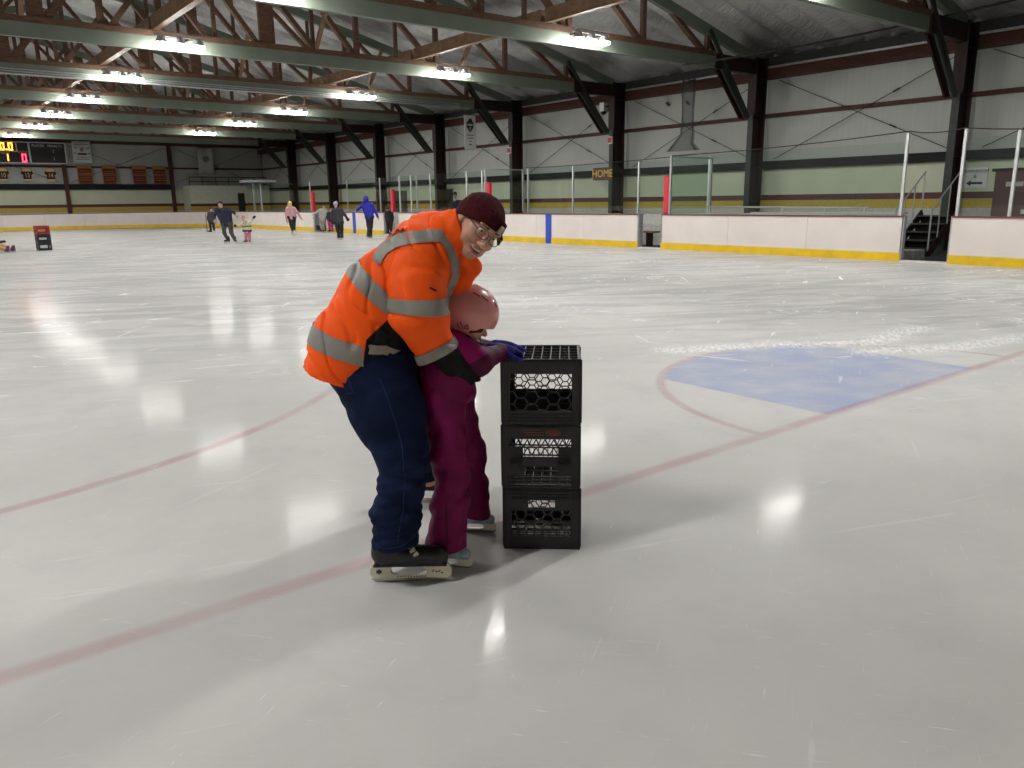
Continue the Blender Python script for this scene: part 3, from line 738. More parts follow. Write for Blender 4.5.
# bunched protective net hanging in front of the wall
mnet = bpy.data.materials.new('net'); mnet.use_nodes = True; X.nt = mnet.node_tree
nn = mnet.node_tree.nodes; o_ = nn['Material Output']; b_ = nn['Principled BSDF']; b_.inputs['Base Color'].default_value = (.05, .05, .05, 1); b_.inputs['Roughness'].default_value = .9
tr = nn.new('ShaderNodeBsdfTransparent'); mx = nn.new('ShaderNodeMixShader'); mx.inputs[0].default_value = .34
mnet.node_tree.links.new(tr.outputs[0], mx.inputs[1]); mnet.node_tree.links.new(b_.outputs[0], mx.inputs[2]); mnet.node_tree.links.new(mx.outputs[0], o_.inputs[0])
mb = MB(); prof = [(5.55, .26), (5.2, .27), (4.6, .24), (4.1, .24), (3.7, .28), (3.4, .42), (3.15, .66)]
n = 40
for z, r in prof:
    for k in range(n): q = r*(1+.16*math.cos(9*2*PI*k/n)); mb.v.append((22.8+.35*q*math.cos(2*PI*k/n), 19.0+q*math.sin(2*PI*k/n)+(.18 if z < 3.5 else 0), z))
for i in range(len(prof)-1):
    for k in range(n): mb.f.append((i*n+k, i*n+(k+1) % n, (i+1)*n+(k+1) % n, (i+1)*n+k)); mb.m.append(0)
MB().tube([(0, 0, 0), (.95, 0, .0)], .02, 6)
net_o = mb.build('protective_net', mnet, smooth=True); MB().tube([(22.7, 19.0, 5.52), (23.72, 19.0, 5.52)], .02, 6).build('hanging_bar', M_STEEL, net_o)
tag(net_o, 'grey protective net bunched and hanging against the wall above the bench end', 'net')
def cable(pts, r, label, n=10, sag=.0):
    P = []
    for i in range(len(pts)-1):
        a, b = Vector(pts[i]), Vector(pts[i+1])
        for k in range(n): q = a.lerp(b, k/n); q.z -= sag*4*(k/n)*(1-k/n); P.append(q)
    P.append(Vector(pts[-1])); tag(MB().tube(P, r, 6).build('cable', M_WIRE), label, 'cable')
a_ = atY(682, 65, TY(0)-.25); b_ = atY(1030, -4, 8.4)
cable([a_, b_], .028, 'thick black cable slung under the roof at upper right', 14, .12)
cable([(18.21, 15.7, 2.70), (18.21, 8.86, 2.88), (18.21, 7.70, 2.86), (18.21, 4.6, 2.72)], .012, 'thin black cable running along the top of the glass', 10, .06)
cable([(20.18, 24.9, 2.74), (20.18, 15.95, 2.84)], .012, 'thin black cable along the glass behind the bench', 10, .05)

# ------------------------------------------------------------------ far wall: scoreboard, banners, jerseys
FY = FAR_Y-.33
RF = (1, 0, 0)
M_AMBER = mat('led_amber', (1, .35, .02), .5, emit=(1, .33, .02), estr=5.5); M_LEDRED = mat('led_red', (1, .02, .05), .5, emit=(1, .02, .06), estr=5.0)
M_FRAME = mat('score_frame', (.62, .62, .62), .4)
t = empty('scoreboard', (6.0, FY-.30, 5.0), label='wide black electronic scoreboard with amber and red digits on the far wall', cat='scoreboard')
MB().box((-4.4, -.05, -.68), (4.16, .28, .68)).build('cabinet', M_INK, t)
for lo, hi in (((-4.4, -.08, .64), (4.16, -.05, .70)), ((-4.4, -.08, -.70), (4.16, -.05, -.63)), ((1.95, -.08, -.68), (2.06, -.05, .68)), ((4.1, -.08, -.68), (4.18, -.05, .68)), ((-4.42, -.08, -.68), (-4.35, -.05, .68)), ((1.26, -.075, .1), (1.33, -.05, .64)), ((-1.4, -.075, .04), (1.33, -.05, .10))):
    MB().box(lo, hi).build('frame_strip', M_FRAME, t)
def seg7(ch, cx, cz, h, m, par):
    w_ = h*.52; tk = h*.13; S = {'a': ((-w_/2, h/2-tk), (w_/2, h/2)), 'g': ((-w_/2, -tk/2), (w_/2, tk/2)), 'd': ((-w_/2, -h/2), (w_/2, -h/2+tk)), 'f': ((-w_/2, 0), (-w_/2+tk, h/2)), 'b': ((w_/2-tk, 0), (w_/2, h/2)), 'e': ((-w_/2, -h/2), (-w_/2+tk, 0)), 'c': ((w_/2-tk, -h/2), (w_/2, 0))}
    on = {'0': 'abcdef', '1': 'bc', '8': 'abcdefg'}[ch]; mb = MB()
    for c_ in on: (x0, z0), (x1, z1) = S[c_]; mb.box((cx+x0, -.075, cz+z0), (cx+x1, -.055, cz+z1))
    mb.build('digit', m, par)
seg7('0', .96, .37, .46, M_AMBER, t); seg7('0', .50, .37, .46, M_AMBER, t); seg7('0', .08, .37, .46, M_AMBER, t); MB().box((.69, -.075, .14), (.77, -.055, .22)).build('decimal_point', M_AMBER, t)
seg7('1', .66, -.33, .42, M_AMBER, t); seg7('0', 1.66, -.34, .5, M_LEDRED, t)
for txt, cx, cz, sz in (('PLAYER', 2.55, .46, .22), ('PENALTY', 3.55, .46, .22), ('GUEST', 1.62, .03, .20), ('PERIOD', .62, -.06, .15)):
    text('lettering', txt, sz, (cx, -.06, cz), RF, UPZ, M_FRAME, t)
for cz in (.18, .08, -.3, -.42): MB().box((3.38, -.07, cz-.025), (3.44, -.05, cz+.025)).build('colon_dot', M_FRAME, t)
def cloth(name, label, x, z, wd, ht, m, y=None, group=None, sagz=0.):
    t = empty(name, (x, (FY if y is None else y), z), label=label, cat='banner', group=group)
    mb = MB(); n = 10
    for i in range(n+1):
        u = i/n-.5
        for zz in (ht/2-sagz*(1-4*u*u), -ht/2+.0): mb.v.append((u*wd, -.03+.018*math.sin(9*u), zz))
    for i in range(n): mb.f.append((2*i, 2*i+2, 2*i+3, 2*i+1)); mb.m.append(0)
    o = mb.build('cloth', m, t, smooth=True); sd = o.modifiers.new('thick', 'SOLIDIFY'); sd.thickness = .012; sd.offset = 1
    MB().tube([(-wd/2-.03, -.03, ht/2), (wd/2+.03, -.03, ht/2)], .018, 6).build('rod', M_INK, t)
    return t
M_BANNER = mat('maroon_banner', (.15, .016, .018), .7, noise=.1); M_BGOLD = mat('gold_print', (.34, .17, .045), .7); M_CLOTHW = mat('white_banner', (.66, .66, .66), .7, noise=.05); M_CREAM = mat('cream_banner', (.60, .61, .55), .7, noise=.05)
t = cloth('white_banner', 'white banner with small dark crest and lettering right of the scoreboard', 11.2, 5.15, 1.15, 1.45, M_CLOTHW)
mb = MB(); mb.extrude([(-.12, .30), (.12, .30), (.12, .1), (0, -.02), (-.12, .1)], 1, -.06, -.05); mb.build('crest', M_GREY, t)
MB().box((-.27, -.06, -.2), (.27, -.05, -.07)).build('title_block', M_SIGNRED, t)
for dx, dz, wd in ((-.4, .28, .2), (.4, .28, .2), (-.42, -.1, .18), (.42, -.1, .18)): MB().bar((dx-wd/2, -.055, dz+.05*np.sign(-dx)), (dx+wd/2, -.055, dz-.05*np.sign(-dx)), .01, .07).build('print_mark', M_GREY, t)
for dz in (.5, -.36, -.5): MB().box((-.42, -.055, dz-.02), (.42, -.05, dz+.02)).build('print_line', M_GREY, t)
for i, x in enumerate((11.2, 12.77, 14.75, 16.13)):
    t = cloth('maroon_banner', f'{("first", "second", "third", "fourth")[i]} maroon banner with gold lettering, counted from the scoreboard', x, 3.63, .92, 1.22, M_BANNER, None, 'maroon banners on the far wall')
    MB().box((-.46, -.07, .42), (.46, -.05, .61)).build('gold_header', M_BGOLD, t)
    for s in (-1, 1): MB().box((s*.44-.025, -.07, -.61), (s*.44+.025, -.055, .45)).build('gold_edge', M_BGOLD, t)
    for dz, hw in ((.25, .3), (.08, .38), (-.02, .38), (-.2, .3), (-.36, .36), (-.55, .4)): MB().box((-hw, -.07, dz-.018), (hw, -.055, dz+.018)).build('print_line', M_BGOLD, t)
t = cloth('cream_banner', 'large cream banner with dark round emblem hanging near the corner', 19.55, 4.75, 1.15, 1.95, M_CREAM, None, None, .12)
mb = MB(); mb.extrude([(.26*math.cos(q)*(1+.12*math.cos(3*q)), .1+.22*math.sin(q)) for q in np.linspace(0, 2*PI, 16)[:-1]], 1, -.07, -.055); mb.build('emblem', M_GREY, t)
M_JB, M_JG = mat('jersey_black', (.02, .018, .02), .8), mat('jersey_gold', (.72, .50, .22), .8)
for i, (x, num) in enumerate(((6.35, '10'), (7.72, '13'), (9.1, '14'))):
    t = empty('framed_jersey', (x, FY, 3.62), label=f'{("leftmost", "middle", "rightmost")[i]} black and gold jersey hung below the scoreboard, number {num}', cat='jersey', group='jerseys below the scoreboard')
    o = [(-.16, .42), (.16, .42), (.42, .30), (.56, -.05), (.36, -.16), (.34, -.46), (-.34, -.46), (-.36, -.16), (-.56, -.05), (-.42, .30)]
    MB().extrude(o, 1, -.06, 0).build('body', M_JB, t); MB().bar((-.1, -.02, .44), (-.1, .17, .55), .03, .03).bar((.1, -.02, .44), (.1, .17, .55), .03, .03).build('hanger', M_INK, t)
    MB().extrude([(-.40, .30), (-.16, .42), (.16, .42), (.40, .30), (.36, .20), (-.36, .20)], 1, -.07, -.06).build('yoke', M_JG, t)
    MB().box((-.34, -.075, -.46), (.34, -.06, -.34)).build('hem_stripe', M_JG, t)
    for s in (-1, 1): MB().extrude([(s*.37, -.16), (s*.56, -.05), (s*.53, .04), (s*.355, -.06)], 1, -.07, -.06).build('cuff_stripe', M_JG, t)
    text('number', num, .46, (0, -.065, -.08), RF, UPZ, M_JG, t, .006); t.scale = (.68, 1, .92)
# tall white banner hanging from the second truss
t = empty('hanging_banner', (20.70, TY(2)-.13, 4.44), label='tall white banner with black shield crest hanging from the roof', cat='banner')
MB().box((-.30, -.008, -.72), (.30, .008, .72)).build('cloth', M_CLOTHW, t); MB().tube([(-.33, 0, .73), (.33, 0, .73)], .016, 6).build('rod', M_INK, t)
MB().tube([(-.3, 0, .73), (-.3, .05, 1.10)], .006, 5).build('cord', M_INK, t); MB().tube([(.3, 0, .73), (.25, .05, 1.10)], .006, 5).build('cord', M_INK, t)
MB().extrude([(-.19, .42), (-.1, .46), (-.06, .56), (.08, .58), (.12, .46), (.19, .42), (.17, .2), (.0, -.02), (-.17, .2)], 1, -.016, -.01).build('shield', M_INK, t)
MB().box((-.13, -.02, .28), (.13, -.016, .35)).build('shield_bar', M_CLOTHW, t); MB().extrude([(-.04, .22), (.04, .22), (0, .08)], 1, -.02, -.016).build('shield_mark', M_CLOTHW, t)
for dz, hw in ((-.12, .2), (-.24, .17), (-.38, .06), (-.52, .09)): MB().box((-hw, -.013, dz-.025), (hw, -.01, dz+.025)).build('print_line', M_GREY, t)

# raised viewing platform in the far corner and the frame standing on it
M_PLAT = mat('platform_green', (.60, .62, .50), .55)
t = empty('viewing_platform', (19.6, 58.0, -.03), label='raised pale green platform with dark railing in the far corner', cat='platform')
MB().box((-2.0, 2.8, 0), (4.0, 4.5, 2.9)).build('front_wall', M_PLAT, t)
MB().box((-2.02, 2.77, 1.42), (4.0, 2.8, 1.6)).build('maroon_band', M_MAROON, t); MB().box((-2.02, 2.77, 1.1), (4.0, 2.8, 1.42)).build('yellow_band', M_YELLOW, t)
MB().box((1.5, 2.74, .2), (2.0, 2.80, 2.35)).build('door', M_STEEL_G, t)
t = empty('platform_railing', (19.6, 58.0, -.03), label='dark railing along the front edge of the far corner platform', cat='railing')
for z in (3.2, 3.5): MB().tube([(-1.9, 2.9, z), (3.9, 2.9, z)], .03, 6).build('rail', M_DARK, t)
for x in np.arange(-1.9, 4, .95): MB().box((x-.02, 2.88, 2.9), (x+.02, 2.92, 3.5)).build('rail_post', M_DARK, t)
for i, x in enumerate((18.0, 18.5, 19.0, 19.5)):
    c_ = empty('folding_chair', (x, 61.7, 2.885), label=f'{ORD[i]} grey folding chair from the left on the far corner platform', cat='chair', group='chairs on the platform')
    MB().box((-.2, -.2, .42), (.2, .2, .46)).build('seat', M_GALV, c_); MB().box((-.2, .17, .62), (.2, .2, .88)).build('backrest', M_GALV, c_)
    for sx in (-.18, .18):
        MB().bar((sx, -.2, 0), (sx, .18, .88), .025, .025, (1, 0, 0)).build('leg', M_GALV, c_)
        MB().bar((sx, .2, 0), (sx, -.15, .44), .025, .025, (1, 0, 0)).build('leg', M_GALV, c_)
t = empty('penalty_box_frame', (19.3, 52.0, -.03), label='open aluminium frame with flat top standing behind the far corner boards', cat='frame')
for x, y in ((-.3, -.3), (.35, .2)): MB().box((x-.05, y-.05, 0), (x+.05, y+.05, 2.9)).build('post', M_ALU, t)
MB().box((-.8, -.75, 2.9), (1.1, .75, 3.05)).build('top', M_ALU, t)
for i, (y, lab) in enumerate(((36.4, 'dark doorway in the side wall right of the red pad'), (41.2, 'dark wide doorway in the side wall behind the girl in pink'))):
    d_ = empty(f'door_{i+2}', (WALL_X-.12, y, -.03), label=lab, kind='structure'); MB().box((-.03, -.75, 0), (0, .75, 2.1)).build('door_leaf', M_STEEL, d_); MB().box((-.05, -.8, 2.1), (.0, .8, 2.18)).build('frame', M_DARK, d_)

# ------------------------------------------------------------------ cloth, skin and skate materials
M_ORANGE = mat('hi_vis_orange', (.98, .105, .006), .65, noise=.05, nscale=6, bump=.15, bscale=30, spec=.2)
M_REFLECT = mat('reflective_tape', (.24, .23, .21), .5, metal=.0, noise=.08, bump=.05)
M_TAPE_BLACK = mat('jacket_black', (.006, .007, .009), .7, bump=.15, bscale=50, spec=.2)
M_DENIM = mat('dark_denim', (.0055, .0115, .040), .85, noise=.35, nscale=9, bump=.2, bscale=120, spec=.12)
M_SEAM = mat('denim_stitch', (.018, .032, .085), .8, spec=.1)
M_SKIN = mat('skin', (.55, .30, .22), .5, noise=.1, nscale=18)
M_HAT = mat('maroon_knit', (.055, .006, .010), .9, noise=.2, nscale=60, bump=.5, bscale=160, stretch=(1, 1, .35), spec=.15)
M_TAN = mat('tan_patch', (.40, .33, .22), .7)
M_GLASSES = mat('glasses_wire', (.10, .085, .08), .3, metal=.6)
M_EYEWHITE, M_IRIS, M_MOUTH, M_TEETH, M_LIP = mat('eye_white', (.62, .6, .58), .2), mat('iris', (.03, .025, .02), .2), mat('mouth_dark', (.10, .02, .02), .5), mat('teeth', (.68, .64, .56), .3), mat('lip', (.38, .14, .12), .45)
M_GLOVE = mat('black_glove', (.005, .006, .008), .7, bump=.2, bscale=60, spec=.2)
M_BOOT = mat('skate_black', (.008, .008, .009), .4, noise=.3, bump=.1, bscale=80)
M_HOLDER = mat('cream_holder', (.62, .60, .48), .4, noise=.08)
M_BLADE = mat('blade_steel', (.55, .55, .55), .25, metal=.9)
M_LACE = mat('lace_white', (.6, .58, .52), .8)
M_PINK = mat('pink_helmet', (.62, .24, .23), .28, noise=.04, coat=.5)
M_MAGENTA = mat('magenta_snow_suit', (.15, .001, .06), .6, spec=.2, noise=.12, nscale=7, bump=.15, bscale=60)
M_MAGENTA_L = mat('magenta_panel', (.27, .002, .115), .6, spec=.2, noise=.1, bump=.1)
M_PLUM = mat('plum_panel', (.075, .002, .034), .6, spec=.2, noise=.12, bump=.15, bscale=60)
M_BLUEGLOVE = mat('blue_knit_glove', (.035, .03, .24), .8, noise=.3, nscale=60, bump=.3, bscale=150, spec=.15)
M_CHILDBOOT = mat('child_boot', (.30, .42, .52), .4, noise=.3, nscale=30)
M_WHITEPL = mat('white_holder', (.66, .64, .56), .4)

V3 = lambda *a: np.array(a, float)
def hand(W, D, Nn, side, s, name, m, parent, off, curls=(.5, .6, .4), cuff=None, res=.0028):
    """five-fingered hand or glove: wrist W, finger direction D, palm normal Nn, thumb on side (+1/-1)"""
    D = np.array(D, float)/np.linalg.norm(D); Nn = np.array(Nn, float); Nn -= D*(Nn@D); Nn /= np.linalg.norm(Nn); S = np.cross(D, Nn)*side
    q = Sdf(res); W = np.array(W, float)
    Mx = [D, S, Nn]
    q.ell(W+D*.05*s, V3(.058, .043, .019)*s, Mx, .01)
    q.cone(W-D*.03*s, W+D*.03*s, .030*s, .033*s, .02)
    if cuff: q.cone(W-D*cuff*s, W-D*.01*s, .046*s, .040*s, .02)
    for i, (ln, r) in enumerate(((.072, .0105), (.082, .011), (.076, .0105), (.060, .0092))):
        b = W+D*(.094-.004*abs(i-1.3))*s+S*(.031-.0205*i)*s; ang = 0.; seg = (.45, .32, .23)
        for k in range(3):
            ang += curls[k]*(1+.08*i); d = D*math.cos(ang)+Nn*math.sin(ang)+S*(.10-.06*i)
            e = b+d*ln*seg[k]*s; q.cone(b, e, (r-.0008*k)*s, (r-.0008*(k+1))*s, .004); b = e
    b = W+D*.025*s+S*.034*s+Nn*.006*s
    for k, (dv, ln) in enumerate(((D*.55+S*.75+Nn*.25, .045), (D*.85+S*.3+Nn*.4, .034), (D*.9+S*.0+Nn*.45, .026))):
        e = b+dv/np.linalg.norm(dv)*ln*s; q.cone(b, e, (.0145-.0015*k)*s, (.013-.0015*k)*s, .006); b = e
    return q.build(name, m, parent, off)

def skate(parent, x, d, heading, s, boot_m, holder_m, off, lace=True, mark=True, name='skate_boot'):
    """hockey skate: heel at (x, d), heading is the angle of the toe from 'across' towards 'away'"""
    c_, s_ = math.cos(heading), math.sin(heading)
    def T(p): return (x+(p[0]*c_-p[1]*s_)*s-off[0], d+(p[0]*s_+p[1]*c_)*s-off[1], p[2]*s-off[2])
    def xf(o):
        for v in o.data.vertices: v.co = T(v.co)
        return o
    q = Sdf(.0035/s)
    q.cone((.055, 0, .125), (.15, 0, .112), .047, .044, .02).cone((.15, 0, .112), (.25, 0, .108), .044, .040, .02).ell((.27, 0, .105), (.036, .040, .034), None, .02)
    q.cone((.055, 0, .13), (.075, 0, .25), .048, .052, .03).cut((0, 0, -1), (0, 0, .078))
    b = xf(q.build(name, boot_m, parent))
    xf(MB().extrude([(.012, .078), (.30, .078), (.298, .086), (.012, .086)], 1, -.036, .036).build('sole', M_BLADE if False else boot_m, b))
    if lace:
        for k in range(5):
            z0 = .155+.017*k; x0 = .155-.014*k
            xf(MB().tube([(x0, -.030, z0-.004), (x0+.012, 0, z0+.008), (x0, .030, z0-.004)], .0032, 6).build('lace', M_LACE, b))
    outl = [(.006, .078), (-.004, .060), (-.006, .035), (.004, .022), (.30, .018), (.315, .030), (.318, .052), (.302, .078)]
    hole = [(.085, .068), (.072, .052), (.080, .036), (.105, .030), (.19, .030), (.215, .036), (.222, .050), (.200, .066)]
    m_ = MB()                                    # side plates with the oval opening between the two towers
    n1, n2 = len(outl), len(hole)
    bmh = bmesh.new()
    ring = lambda pts, y: [bmh.verts.new((p[0], y, p[1])) for p in pts]
    A, B = ring(outl, -.012), ring(outl, .012); Cc, Dd = ring(hole, -.012), ring(hole, .012)
    for P, Q in ((A, B), (Dd, Cc)):
        n = len(P)
        for i in range(n): bmh.faces.new((P[i], P[(i+1) % n], Q[(i+1) % n], Q[i]))
    for O, H in ((A, Cc), (B, Dd)):
        es = []
        for P in (O, H):
            for i in range(len(P)):
                e = bmh.edges.get((P[i], P[(i+1) % len(P)])) or bmh.edges.new((P[i], P[(i+1) % len(P)])); es.append(e)
        bmesh.ops.triangle_fill(bmh, edges=es, use_beauty=True)
    bmesh.ops.recalc_face_normals(bmh, faces=bmh.faces)
    me = bpy.data.meshes.new('blade_holder'); bmh.to_mesh(me); bmh.free(); me.materials.append(holder_m)
    h = link(bpy.data.objects.new('blade_holder', me), parent); xf(h)
    xf(MB().extrude([(.0, .022), (-.004, .012), (.012, .0), (.285, .0), (.308, .010), (.312, .022)], 1, -.0022, .0022).build('blade', M_BLADE, h))
    if mark:
        ls = [(0, .018), (.006, .008), (.016, .010), (.012, .0), (.018, -.006), (.004, -.008), (.0, -.018), (-.004, -.008), (-.018, -.006), (-.012, 0), (-.016, .010), (-.006, .008)]
        xf(MB().extrude([(.030+p[0]*.75, .047+p[1]*.75) for p in ls], 1, -.0135, -.012).build('leaf_mark', M_INK, h))
        mm = MB()
        for k, (dx, dz) in enumerate(((0, 0), (.013, -.001), (.024, -.002), (.035, -.006))): mm.bar((.240+dx, -.0128, .045+dz), (.248+dx, -.0128, .052+dz-.006*(k % 2)), .0015, .004)
        xf(mm.build('print_mark', M_INK, h))
        mm = MB()
        for k in range(11): mm.box((.10+.011*k, -.0132, .0225), (.104+.011*k, -.0118, .0285))
        xf(mm.build('rivet_row', M_INK, h))
    return b

# ================================================================== the man in the orange jacket
OM = V3(-.35, 3.05, 0)
MAN = empty('person', world(OM[0], OM[1]), -YAW, label='person in orange reflective jacket, maroon beanie and jeans bending over a child', cat='person')
Uh = V3(.616, -.02, .788); Uh /= np.linalg.norm(Uh)
Eh = V3(.788, 0, -.616); Fh = np.cross(Eh, Uh); Fh = Fh if Fh[1] < 0 else -Fh      # Fh: out of the face towards the camera
ya = math.radians(33); Fh, Eh = Fh*math.cos(ya)+Eh*math.sin(ya), Eh*math.cos(ya)-Fh*math.sin(ya)
pa = math.radians(-4); Fh, Uh = Fh*math.cos(pa)+Uh*math.sin(pa), Uh*math.cos(pa)-Fh*math.sin(pa)
HC = L(478.5, 225.5, 3.03)
hp = lambda e, f, u: HC+Eh*e+Fh*f+Uh*u
MH = [Eh, Fh, Uh]
sm = Sdf(.004)
sm.ell(hp(0, -.012, .028), (.076, .096, .088), MH, .02).ell(hp(0, .018, -.04), (.063, .074, .078), MH, .03)
sm.ell(hp(0, .062, -.098), (.030, .026, .022), MH, .03)
for e in (-1, 1):
    sm.ell(hp(.038*e, .060, -.032), (.030, .026, .026), MH, .02).ell(hp(.055*e, .02, -.075), (.02, .035, .03), MH, .02)
sm.ell(hp(0, .084, .026), (.055, .016, .012), MH, .012)
for e in (-1, 1): sm.ell(hp(.031*e, .100, .004), (.019, .015, .012), MH, .008, 'sub')
sm.cone(hp(0, .088, .008), hp(0, .113, -.034), .0095, .0145, .01)
for e in (-1, 1): sm.ell(hp(.012*e, .100, -.038), (.010, .011, .009), MH, .006)
sm.ell(hp(0, .093, -.060), (.027, .012, .007), MH, .006).ell(hp(0, .091, -.084), (.024, .012, .008), MH, .006)
sm.ell(hp(0, .100, -.071), (.026, .020, .0105), MH, .004, 'sub')
for e in (-1, 1):
    sm.ell(hp(.078*e, -.012, -.008), (.010, .022, .032), MH, .008)
sm.cone(hp(0, -.025, -.06), L(440, 252, 3.12), .056, .065, .03)
NK, CH, HN, HF = L(440, 252, 3.12), L(418, 262, 3.12), L(366, 345, 3.00), L(366, 345, 3.24)
sm.cone(NK, CH, .065, .12, .04).cone(CH, L(366, 340, 3.12), .13, .13, .05)
SN, EN, CN = L(420, 255, 2.95), L(421, 308, 2.86), L(444, 359, 2.93)
SF, EF, CF = L(425, 252, 3.32), L(440, 312, 3.42), L(458, 350, 3.34)
sm.chain([SN, EN, CN], [.07, .055, .035], .03).chain([SF, EF, CF], [.07, .055, .035], .03)
NL = [L(374, 372, 2.99), L(388, 412, 2.93), L(402, 452, 2.88), L(401, 489, 2.855), V3(-.49, 2.85, .13)]
FL = [L(398, 372, 3.24), L(412, 410, 3.36), L(424, 446, 3.5), L(428, 474, 3.62), V3(-.50, 3.69, .15)]
sm.chain(NL, [.10, .09, .065, .055, .04], .03).chain(FL, [.10, .09, .065, .055, .04], .03)
body = sm.build('body', M_SKIN, MAN, OM)
for e in (-1, 1):
    eo = MB(); P = hp(.031*e, .083, .004)-OM
    eye = Sdf(.0018).ell(hp(.031*e, .0805, .004), (.0125, .0125, .0115), MH).build('eye', M_EYEWHITE, MAN, OM)
    Sdf(.0014).ell(hp(.031*e-.001, .0905, .004), (.0055, .0035, .0055), MH).build('iris', M_IRIS, eye, OM)
    Sdf(.002).cone(hp(.018*e, .099, .026), hp(.046*e, .090, .028), .0036, .0028, .003).build('eyebrow', mat('brow_hair', (.10, .06, .04), .9), MAN, OM)
mo = Sdf(.002).ell(hp(0, .083, -.071), (.025, .012, .0115), MH).build('mouth', M_MOUTH, MAN, OM)
Sdf(.0018).ell(hp(0, .089, -.0655), (.021, .010, .0045), MH).build('teeth', M_TEETH, mo, OM)
lp = Sdf(.002).chain([hp(-.026, .083, -.069), hp(-.012, .098, -.079), hp(.012, .098, -.079), hp(.026, .083, -.069)], [.003, .0045, .0045, .003], .003).build('lower_lip', M_LIP, MAN, OM)
# goatee shadow is left out; glasses: two rounded wire rims, bridge and temples
gl = MB()
for e in (-1, 1):
    pts = []
    for k in range(20):
        t = 2*PI*k/20; cx, cz = math.copysign(abs(math.cos(t))**.75, math.cos(t))*.0255, math.copysign(abs(math.sin(t))**.75, math.sin(t))*.0185
        pts.append(hp(.033*e+cx, .112-.25*abs(.033*e+cx), .000+cz)-OM)
    gl.tube(pts, .0017, 6, closed=True)
    gl.tube([hp(.058*e, .098, .006)-OM, hp(.080*e, .06, .010)-OM, hp(.085*e, -.01, .006)-OM], .0017, 6)
gl.tube([hp(-.0085, .110, .004)-OM, hp(0, .116, .008)-OM, hp(.0085, .110, .004)-OM], .0016, 6)
gl.build('glasses', M_GLASSES, MAN, smooth=True)
# beanie: knitted crown, turned-up cuff, patch
pn = -(Uh*.94-Fh*.34); ctr = hp(-.003, -.014, .031); pb = hp(0, 0, -.003); pc = hp(0, 0, .050)
hc = Sdf(.004).ell(ctr, (.089, .108, .092), MH, .01).cut(pn, pb); hc.disp = wrinkle(.0018, 60, 3)
hat = hc.build('beanie', M_HAT, MAN, OM)
cf = Sdf(.0035).ell(ctr, (.0955, .1145, .112), MH, .01).cut(pn, pb).cut(-pn, pc); cf.disp = wrinkle(.0012, 70, 5)
cuff = cf.build('cuff', M_HAT, hat, OM)
q = hp(.027, .099, .048)-OM; mb = MB(); nrm = Vector(Fh*.9+Eh*.42).normalized(); up = Vector(Uh*.95-Fh*.15); up = (up-nrm*up.dot(nrm)).normalized(); sd = up.cross(nrm)
mb.add([Vector(q)+sd*x+up*z+nrm*y for y in (-.004, .006) for x, z in ((-.011, -.015), (.011, -.015), (.011, .015), (-.011, .015))], [(0, 1, 2, 3), (7, 6, 5, 4), (0, 4, 5, 1), (1, 5, 6, 2), (2, 6, 7, 3), (3, 7, 4, 0)]).build('patch', M_TAN, hat)
Sdf(.003).chain([hp(.088, .0, .03), hp(.094, .03, .01), hp(.090, .05, -.008)], [.012, .010, .006], .01).build('hair', mat('dark_hair', (.01, .008, .008), .9), MAN, OM)

# jacket: torso, collar and hem
def cutpx(s, p, q, keep, d=3.1, k=.004):
    """cut along the plane through two sightings at distance d, running away from the camera; keep the side of the third"""
    a, b, c_ = L(*p, d), L(*q, d), L(*keep, d); t = b-a; n = np.array([t[2], 0, -t[0]]); n /= np.linalg.norm(n)
    if (c_-a)@n > 0: n = -n
    s.cut(n, a, k); return n, a
jk = Sdf(.006)
for d, r0 in ((3.0, 0), (3.24, 0)):
    jk.chain([L(336, 392, d), L(357, 341, d), L(386, 297, d), L(419, 263, d)], [.165, .163, .165, .148], .06)
jk.chain([L(420, 258, 2.98), L(432, 250, 3.12), L(425, 254, 3.30)], [.115, .13, .115], .06)
jk.cone(L(425, 253, 3.12), L(458, 236, 3.06), .125, .108, .05)
jk.cone(L(436, 262, 3.08), L(428, 300, 3.10), .105, .10, .05)
jk.cone(HC-Uh*.02-Fh*.02, HC-Uh*.16-Fh*.0, .092, .078, .02, 'sub') if False else None
wj1, wj2 = wrinkle(.007, 13, 11, (1, .6, 1.2)), wrinkle(1., 20, 12, (1.5, .5, .8)); jk.disp = lambda x, y, z: wj1(x, y, z)+.011*np.maximum(0, 1-np.abs(wj2(x, y, z))*3.2)
cutpx(jk, (305, 357.5), (372, 378), (380, 300))
na, pa_ = cutpx(jk, (453.5, 203), (475, 266), (400, 280), 3.02, .01)
jacket = jk.build('jacket', [M_ORANGE, M_TAPE_BLACK], MAN, OM)
def split_black(o):
    """black lower front of the jacket: everything to the right of the side seam and below the chest panel"""
    bm = bmesh.new(); bm.from_mesh(o.data); pl = []
    for p, q, keep in (((368, 378), (374, 334), (400, 360)), ((370, 336), (386, 321), (400, 360))):
        a, b, c_ = L(*p, 3.0)-OM, L(*q, 3.0)-OM, L(*keep, 3.0)-OM; t = b-a; n = V3(t[2], 0, -t[0]); n = n if (c_-a)@n > 0 else -n; pl.append((n, a))
        bmesh.ops.bisect_plane(bm, geom=bm.verts[:]+bm.edges[:]+bm.faces[:], plane_co=a, plane_no=n)
    for f_ in bm.faces:
        c_ = np.array(f_.calc_center_median())
        if all((c_-a)@n > 0 for n, a in pl) and c_[2] < L(400, 300, 3.0)[2] and c_[0]+OM[0] < L(432, 340, 3.0)[0]: f_.material_index = 1
    bm.to_mesh(o.data); bm.free()
split_black(jacket)
